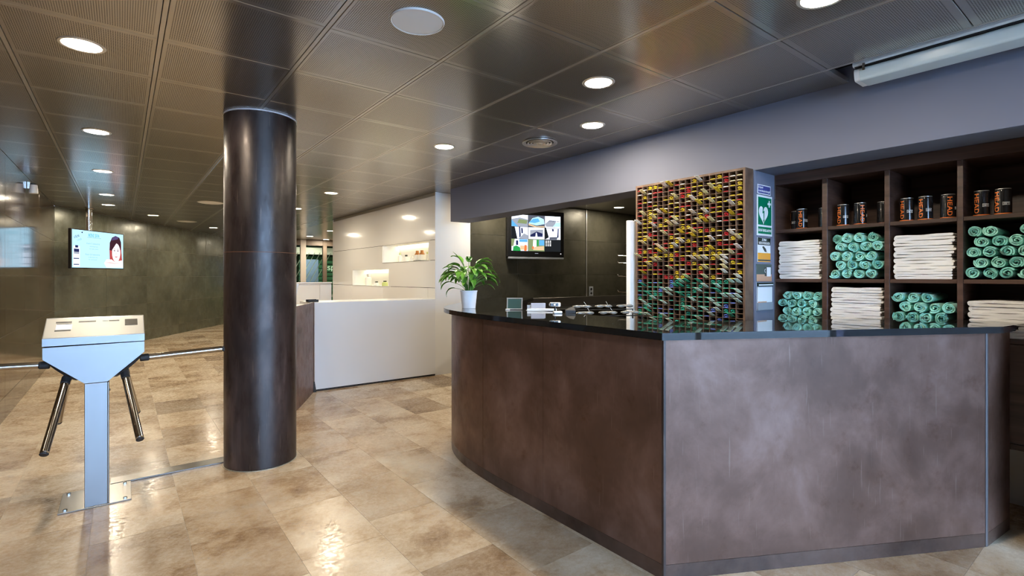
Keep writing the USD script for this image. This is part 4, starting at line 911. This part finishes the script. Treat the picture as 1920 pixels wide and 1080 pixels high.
# its width as it hangs, turned a little towards the desk
zc0 = 1.628; d0 = c2 - eu[:2] * W2 / 2
obj('casing', tvbox(0, W2, -0.07, -0.001, 0, H2, 0.008), 'black_plastic', tv2)
obj('speaker_bar', tvbox(0.012, W2 - 0.012, -0.03, 0.012, -0.032, -0.001, 0.006), 'grey_plastic', tv2)
u0, v0, uw, vh = 0.062, 0.088, 0.835, 0.545
sd = obj('display', tvbox(u0, u0 + uw, -0.0008, -0.0002, v0, v0 + vh, 0.0001), 'sc_dark', tv2)
S = Screen(sd, (d0[0], d0[1], zc0), eu, en)
cwid, chei = uw / 3, vh / 3
def cell(i, j): return u0 + i * cwid, v0 + (2 - j) * chei
def rel(i, j, pts): a, b = cell(i, j); return [(a + x * cwid, b + y * chei) for x, y in pts]
FULL = [(0.01, 0.01), (0.99, 0.01), (0.99, 0.99), (0.01, 0.99)]
for (i, j, m) in ((0, 0, 'sc_grey'), (1, 0, 'sc_mid'), (2, 0, 'sc_pale'), (0, 1, 'sc_pale'), (1, 1, 'sc_pale'), (2, 1, 'sc_pale'), (0, 2, 'sc_pale'), (1, 2, 'sc_olive')): S.poly(rel(i, j, FULL), m, 'camera_picture', 1)
S.poly(rel(0, 0, [(0.01, .6), (.5, .75), (.99, .6), (.99, .99), (.01, .99)]), 'sc_pale', 'picture_area', 2); S.poly(rel(0, 0, [(0.01, .55), (.4, .02), (.01, .02)]), 'sc_blue', 'picture_area', 3); S.poly(rel(0, 0, [(0.35, .3), (.9, .25), (.95, .55), (.45, .62)]), 'sc_olive', 'picture_area', 3)
S.poly(rel(1, 0, [(.02, .3), (.25, .75), (.6, .9), (.95, .7), (.98, .3), (.5, .15)]), 'sc_sky', 'picture_area', 2); S.poly(rel(1, 0, [(.05, .4), (.3, .7), (.6, .75), (.7, .5), (.4, .35)]), 'sc_blue', 'picture_area', 3); S.poly(rel(1, 0, [(.02, .3), (.5, .08), (.98, .12), (.98, .02), (.4, .0), (.02, .15)]), 'sc_sand', 'picture_area', 3)
S.poly(rel(2, 0, [(.02, .3), (.3, .65), (.7, .6), (.6, .1), (.1, .1)]), 'sc_grey', 'picture_area', 2); S.poly(rel(2, 0, [(.5, .1), (.98, .15), (.98, .5), (.7, .45)]), 'sc_sky', 'picture_area', 3)
for k in range(9): a = 0.25 + 0.08 * k; S.poly(rel(2, 0, [(a, .5 + .04 * (k % 3)), (a + .03, .62), (a + .05, .55)]), 'sc_navy', 'picture_mark', 3)
S.poly(rel(0, 1, [(.01, .99), (.2, .99), (.35, .01), (.01, .01)]), 'sc_dark', 'picture_area', 2); S.poly(rel(0, 1, [(.45, .99), (.52, .99), (.55, .2), (.48, .1)]), 'sc_navy', 'picture_area', 2); S.poly(rel(0, 1, [(.58, .9), (.66, .9), (.68, .5), (.6, .45)]), 'sc_navy', 'picture_area', 2); S.poly(rel(0, 1, [(.5, .1), (.75, .45), (.99, .3), (.99, .01), (.45, .01)]), 'sc_grey', 'picture_area', 2)
S.poly(rel(1, 1, [(.12, .2), (.12, .75), (.9, .82), (.88, .2)]), 'sc_grey', 'picture_area', 2); S.poly(rel(1, 1, [(.12, .35), (.5, .65), (.86, .5), (.86, .25), (.12, .22)]), 'sc_navy', 'picture_area', 3); S.poly(rel(1, 1, [(.42, .2), (.46, .55), (.52, .55), (.56, .2)]), 'sc_pale', 'picture_area', 4)
S.poly(rel(2, 1, [(.01, .99), (.08, .99), (.25, .2), (.01, .01)]), 'sc_dark', 'picture_area', 2); S.poly(rel(2, 1, [(.45, .92), (.55, .92), (.55, .72), (.47, .72)]), 'sc_navy', 'picture_area', 2); S.poly(rel(2, 1, [(.3, .2), (.8, .25), (.75, .02), (.3, .02)]), 'sc_mid', 'picture_area', 2); S.poly(rel(2, 1, [(.82, .95), (.87, .95), (.85, .2), (.78, .2)]), 'sc_navy', 'picture_area', 3)
S.poly(rel(0, 2, [(.1, .01), (.12, .35), (.3, .45), (.5, .3), (.55, .01)]), 'sc_green', 'picture_area', 2); S.poly(rel(0, 2, [(.0, .4), (.0, .99), (.2, .99), (.12, .4)]), 'sc_olive', 'picture_area', 2); S.poly(rel(0, 2, [(.28, .5), (.4, .5), (.4, .85), (.28, .85)]), 'sc_navy', 'picture_area', 2); S.poly(rel(0, 2, [(.48, .75), (.95, .75), (.95, .97), (.48, .97)]), 'sc_blue', 'picture_area', 2); S.poly(rel(0, 2, [(.52, .1), (.95, .1), (.95, .45), (.52, .45)]), 'sc_sand', 'picture_area', 2); S.poly(rel(0, 2, [(.76, .02), (.9, .02), (.9, .5), (.78, .5)]), 'sc_orange', 'picture_area', 3)
S.poly(rel(1, 2, [(.3, .1), (.95, .1), (.95, .45), (.3, .35)]), 'sc_sand', 'picture_area', 2); S.poly(rel(1, 2, [(.28, .3), (.5, .4), (.5, .95), (.3, .95)]), 'sc_white', 'picture_area', 2); S.poly(rel(1, 2, [(.22, .2), (.32, .2), (.34, .4), (.24, .4)]), 'sc_orange', 'picture_area', 3); S.poly(rel(1, 2, [(.52, .45), (.62, .45), (.62, .97), (.52, .97)]), 'sc_green', 'picture_area', 3); S.poly(rel(1, 2, [(.66, .5), (.97, .5), (.97, .95), (.66, .95)]), 'sc_blue', 'picture_area', 3)
for k in range(3):
    for q in range(5): S.poly(rel(2, 2, [(0.05 + .13 * k, .92 - .1 * q), (0.13 + .13 * k, .92 - .1 * q), (0.13 + .13 * k, .86 - .1 * q), (0.05 + .13 * k, .86 - .1 * q)]), 'sc_white', 'list_mark', 2)
S.rect(W2 * 0.47, W2 * 0.53, 0.052, 0.060, 'sc_grey', 'logo_mark', 3); S.poly(Point(W2 * 0.935, 0.055).buffer(0.008), 'sc_white', 'power_lamp', 3)
obj('wall_arm', tube((c2[0], c2[1] + 0.08, zc0 + 0.32), (c2[0], 6.048, zc0 + 0.32), 0.03, 16), 'black_plastic', tv2)

# computer on the spa desk
mo = thing('desk_monitor', 'white computer monitor on the spa desk beside the pillar', 'monitor', (1.43, 5.98, 1.0095), -68)
obj('casing', lean(cbox(-0.15, 0.15, -0.012, 0.018, 0.05, 0.25, 0.006)), 'white_plastic', mo); plain('teal_screen', (0.10, 0.24, 0.20), 0.1); obj('display', lean(bx(-0.135, 0.135, -0.014, -0.0122, 0.066, 0.235)), 'teal_screen', mo)
obj('stand', cat(cbox(-0.03, 0.03, 0.05, 0.065, 0.006, 0.15, .004)), 'aluminium', mo); obj('foot', cbox(-0.07, 0.07, -0.03, 0.08, 0.0005, 0.0055, 0.002), 'aluminium', mo)
cr = thing('pen_cup', 'dark pen tray at the corner of the spa desk', 'pen tray', (1.80, 6.25, 1.0285))
obj('tray', cat(cbox(-0.06, 0.06, -0.05, 0.05, 0, 0.006, .002), cbox(-0.06, 0.06, -0.05, -0.044, 0.006, 0.03, .001), cbox(-0.06, 0.06, 0.044, 0.05, 0.006, 0.03, .001)), 'black_plastic', cr)

# bottles in the niches
plain('amber_glass', (0.45, 0.17, 0.04), 0.15); plain('bottle_white', (0.80, 0.78, 0.72), 0.3); plain('bottle_green', (0.55, 0.62, 0.25), 0.3); plain('bottle_band', (0.03, 0.03, 0.02), 0.4)
def bottle(x, y, z, rr, h, m1, m2, lab, boxy=False):
    p = thing('bottle', lab, 'bottle', (x, y, z + 0.0006), group=None)
    if boxy: obj('flask', cbox(-rr, rr, -rr, rr, 0.012, h * 0.62, rr * 0.2), m1, p); obj('base_band', cbox(-rr * 1.01, rr * 1.01, -rr * 1.01, rr * 1.01, 0, 0.0115, .001), 'bottle_band', p); obj('stopper', lathe([(0, h * .622), (rr * .95, h * .622), (rr * 0.55, h * .82), (rr * .5, h), (0, h)], 20), m2, p, smooth=30)
    else: obj('flask', lathe([(0, 0), (rr, 0), (rr, h * .65), (rr * .45, h * .78), (rr * .45, h * .8), (0, h * .8)], 24), m1, p, smooth=30); obj('cap', lathe([(0, h * .802), (rr * .55, h * .802), (rr * .55, h), (0, h)], 20), m2, p, smooth=30)
xn = XN + 0.13
za, zb = NA[2], NB[2]
bottle(xn, 7.42, za, 0.028, 0.15, 'bottle_white', 'bottle_green', 'slim pale bottle at the dim end of the upper niche')
bottle(xn, 7.20, za, 0.035, 0.11, 'bottle_white', 'bottle_band', 'short white bottle with dark cap in the upper niche')
bottle(xn, 7.00, za, 0.040, 0.09, 'bottle_white', 'bottle_white', 'squat white jar in the upper niche')
bottle(xn, 6.83, za, 0.045, 0.16, 'bottle_white', 'amber_glass', 'square flask with amber stopper, left of two in the upper niche', True)
bottle(xn, 6.68, za, 0.045, 0.16, 'bottle_white', 'amber_glass', 'square flask with amber stopper, right of two in the upper niche', True)
bottle(xn, 6.52, za, 0.020, 0.13, 'bottle_white', 'bottle_green', 'thin bottle next to the square flasks in the upper niche')
bottle(xn, 6.36, za, 0.020, 0.13, 'bottle_white', 'bottle_green', 'thin bottle nearest the bright end of the upper niche')
bottle(xn, 8.72, zb, 0.055, 0.20, 'bottle_white', 'bottle_white', 'tall white bottle at the far end of the lower niche')
bottle(xn, 8.35, zb, 0.045, 0.07, 'bottle_white', 'bottle_band', 'small white jar in the middle of the lower niche')
bottle(xn, 8.00, zb, 0.05, 0.085, 'bottle_green', 'bottle_band', 'green jar with dark cap in the lower niche')

# ------------------------------------------------------------------ ceiling fittings
def build_lamp(p):
    obj('trim_ring', lathe([(0.076, 0.0), (0.080, -0.004), (0.092, -0.004), (0.096, 0.0), (0.076, 0.0)], 40), 'aluminium', p, smooth=40)
    obj('lens', lathe([(0, -0.0025), (0.0755, -0.0025), (0.0755, -0.0005), (0, -0.0005)], 40), 'lamp', p)
LAMPS = [(-0.158, 3.29, 'recessed lamp in the ceiling near the turnstile'), (-0.160, 5.18, 'second recessed lamp along the left row from the turnstile'), (-0.165, 7.07, 'third recessed lamp along the left row from the turnstile'), (-0.170, 9.05, 'recessed lamp just before the hanging screen'), (-0.173, 10.31, 'recessed lamp closest to the hanging screen pole'),
         (0.46, 11.55, 'recessed lamp washing the slanting steel wall just past the screen'), (1.687, 13.60, 'recessed lamp washing the far part of the slanting steel wall'),
         (2.233, 2.063, 'brightest recessed lamp above the reception counter'), (2.826, 2.671, 'recessed lamp closest to the beam, beside the round vent'), (2.252, 3.905, 'recessed lamp above the counter end and plant'), (2.269, 7.007, 'recessed lamp in front of the lit niche wall'), (2.314, 8.948, 'recessed lamp showing beside the pillar edge'), (2.278, 0.87, 'recessed lamp cut by the top of the picture')]
lp = None
for x, y, lab in LAMPS:
    if lp is None: lp = thing('ceiling_lamp', lab, 'ceiling lamp', (x, y, CEIL), group='recessed ceiling lamps'); build_lamp(lp)
    else: copy(lp, 'ceiling_lamp', lab, (x, y, CEIL))
for x, y, lab in ((4.12, 12.77, 'far recessed lamp at the edge of the niche wall'), (4.196, 14.79, 'far recessed lamp just before the glazing, left one'), (4.95, 15.75, 'far recessed lamp just before the glazing, right one'), (5.2, 17.7, 'recessed lamp beyond the far glazing, in front of the green slats'), (6.5, 5.55, 'recessed lamp washing the dark wall behind the counter'), (4.25, 5.60, 'recessed lamp hidden behind the beam left of the monitor')):
    copy(lp, 'ceiling_lamp', lab, (x, y, CEIL))
dsc = thing('ceiling_speaker', 'round white flush ceiling speaker', 'ceiling speaker', (1.053, 2.064, CEIL))
plain('speaker_white', (0.88, 0.92, 0.97), 0.6)
obj('grille', lathe([(0, -0.006), (0.108, -0.006), (0.113, -0.004), (0.113, -0.0005), (0, -0.0005)], 64), 'speaker_white', dsc, smooth=40)
obj('rim', lathe([(0.1135, -0.0005), (0.1135, -0.007), (0.117, -0.008), (0.121, -0.0005), (0.1135, -0.0005)], 64), 'white_plastic', dsc, smooth=40)
for x, y, lab in ((1.086, 9.047, 'pale round ceiling plate left of the pillar'), (1.062, 12.4, 'pale round ceiling plate near the slanting wall')):
    p = thing('ceiling_plate', lab, 'ceiling plate', (x, y, CEIL), group=None)
    obj('disc', lathe([(0, -0.008), (0.15, -0.008), (0.17, -0.003), (0.17, -0.0005), (0, -0.0005)], 48), 'white_plastic', p, smooth=40); obj('collar', lathe([(0.1705, -0.0005), (0.1705, -0.005), (0.185, -0.0005), (0.1705, -0.0005)], 48), 'aluminium', p, smooth=40)
vt = thing('air_vent', 'round silver air vent with concentric rings in the ceiling', 'air vent', (2.827, 3.284, CEIL))
for k, (ra, rb, dz) in enumerate(((0.118, 0.150, -0.012), (0.092, 0.108, -0.014), (0.066, 0.082, -0.016), (0.040, 0.056, -0.018))):
    obj('ring', lathe([(ra, -0.004), (rb - 0.004, dz), (rb, dz + 0.002), (rb, -0.003), (ra + 0.004, -0.001), (ra, -0.004)], 48), 'aluminium', vt, smooth=40)
obj('hub', lathe([(0, -0.022), (0.018, -0.021), (0.030, -0.008), (0.030, -0.001), (0, -0.001)], 32), 'aluminium', vt, smooth=40)
obj('duct', lathe([(0, -0.0006), (0.117, -0.0006), (0.117, -0.0002), (0, -0.0002)], 48), 'void', vt)
bt = thing('batten_light', 'long unlit white fluorescent batten beside the beam', 'batten light', (3.25, 0, 0))
plain('batten_white', (0.72, 0.76, 0.78), 0.3); plain('batten_diffuser', (0.66, 0.74, 0.74), 0.25)
def prof_ext(pts, y0, y1): return frame(ext(Polygon(pts), y1 - y0), (-1, 0, 0), (0, 0, 1), (0, 1, 0), (0, y0, 0))
rnd = lambda pts, r_: list(Polygon(pts).buffer(-r_).buffer(r_, quad_segs=5).exterior.coords)[:-1]
obj('housing', prof_ext(rnd([(-0.085, 2.472), (0.085, 2.472), (0.085, 2.536), (-0.085, 2.536)], 0.012), -1.2, 1.06), 'batten_white', bt, smooth=35)
obj('gasket', prof_ext([(-0.078, 2.464), (0.078, 2.464), (0.078, 2.4715), (-0.078, 2.4715)], -1.19, 1.052), 'dark_rubber', bt)
obj('diffuser', prof_ext(rnd([(-0.082, 2.4635), (0.082, 2.4635), (0.070, 2.395), (-0.070, 2.395)], 0.018), -1.19, 1.03), 'batten_diffuser', bt, smooth=35)
obj('end_cap', prof_ext(rnd([(-0.083, 2.4635), (0.083, 2.4635), (0.068, 2.397), (-0.068, 2.397)], 0.018), 1.0305, 1.056), 'white_plastic', bt, smooth=35)
obj('clip', cbox(-0.092, -0.0835, 1.0, 1.012, 2.44, 2.478, .001), 'chrome', bt)
for y in (0.8, -0.9): obj('hanger', cbox(-0.02, 0.02, y - 0.02, y + 0.02, 2.537, CEIL + 0.119, .001), 'aluminium', bt)
sc2 = thing('security_camera', 'small pale security sensor high on the left wall', 'security camera', (XL, 8.0, 2.36))
obj('body', cat(tube((0.055, 0, -0.07), (0.055, 0, 0.03), 0.042, 24, r1=0.036)), 'white_plastic', sc2, smooth=40); obj('bracket', cbox(0.001, 0.03, -0.02, 0.02, -0.02, 0.06, .003), 'aluminium', sc2)
obj('cap', tube((0.055, 0, 0.0305), (0.055, 0, 0.045), 0.030, 24), 'black_plastic', sc2, smooth=40)
sk = thing('wall_socket', 'small double socket on the dark wall behind the counter', 'socket', (6.36, YD - 0.001, 1.085))
obj('plate', cbox(-0.05, 0.05, -0.008, 0, -0.08, 0.08, .002), 'grey_plastic', sk)
for z in (-0.035, 0.035): obj('outlet', tube((0, -0.0085, z), (0, -0.012, z), 0.02, 16), 'black_plastic', sk)
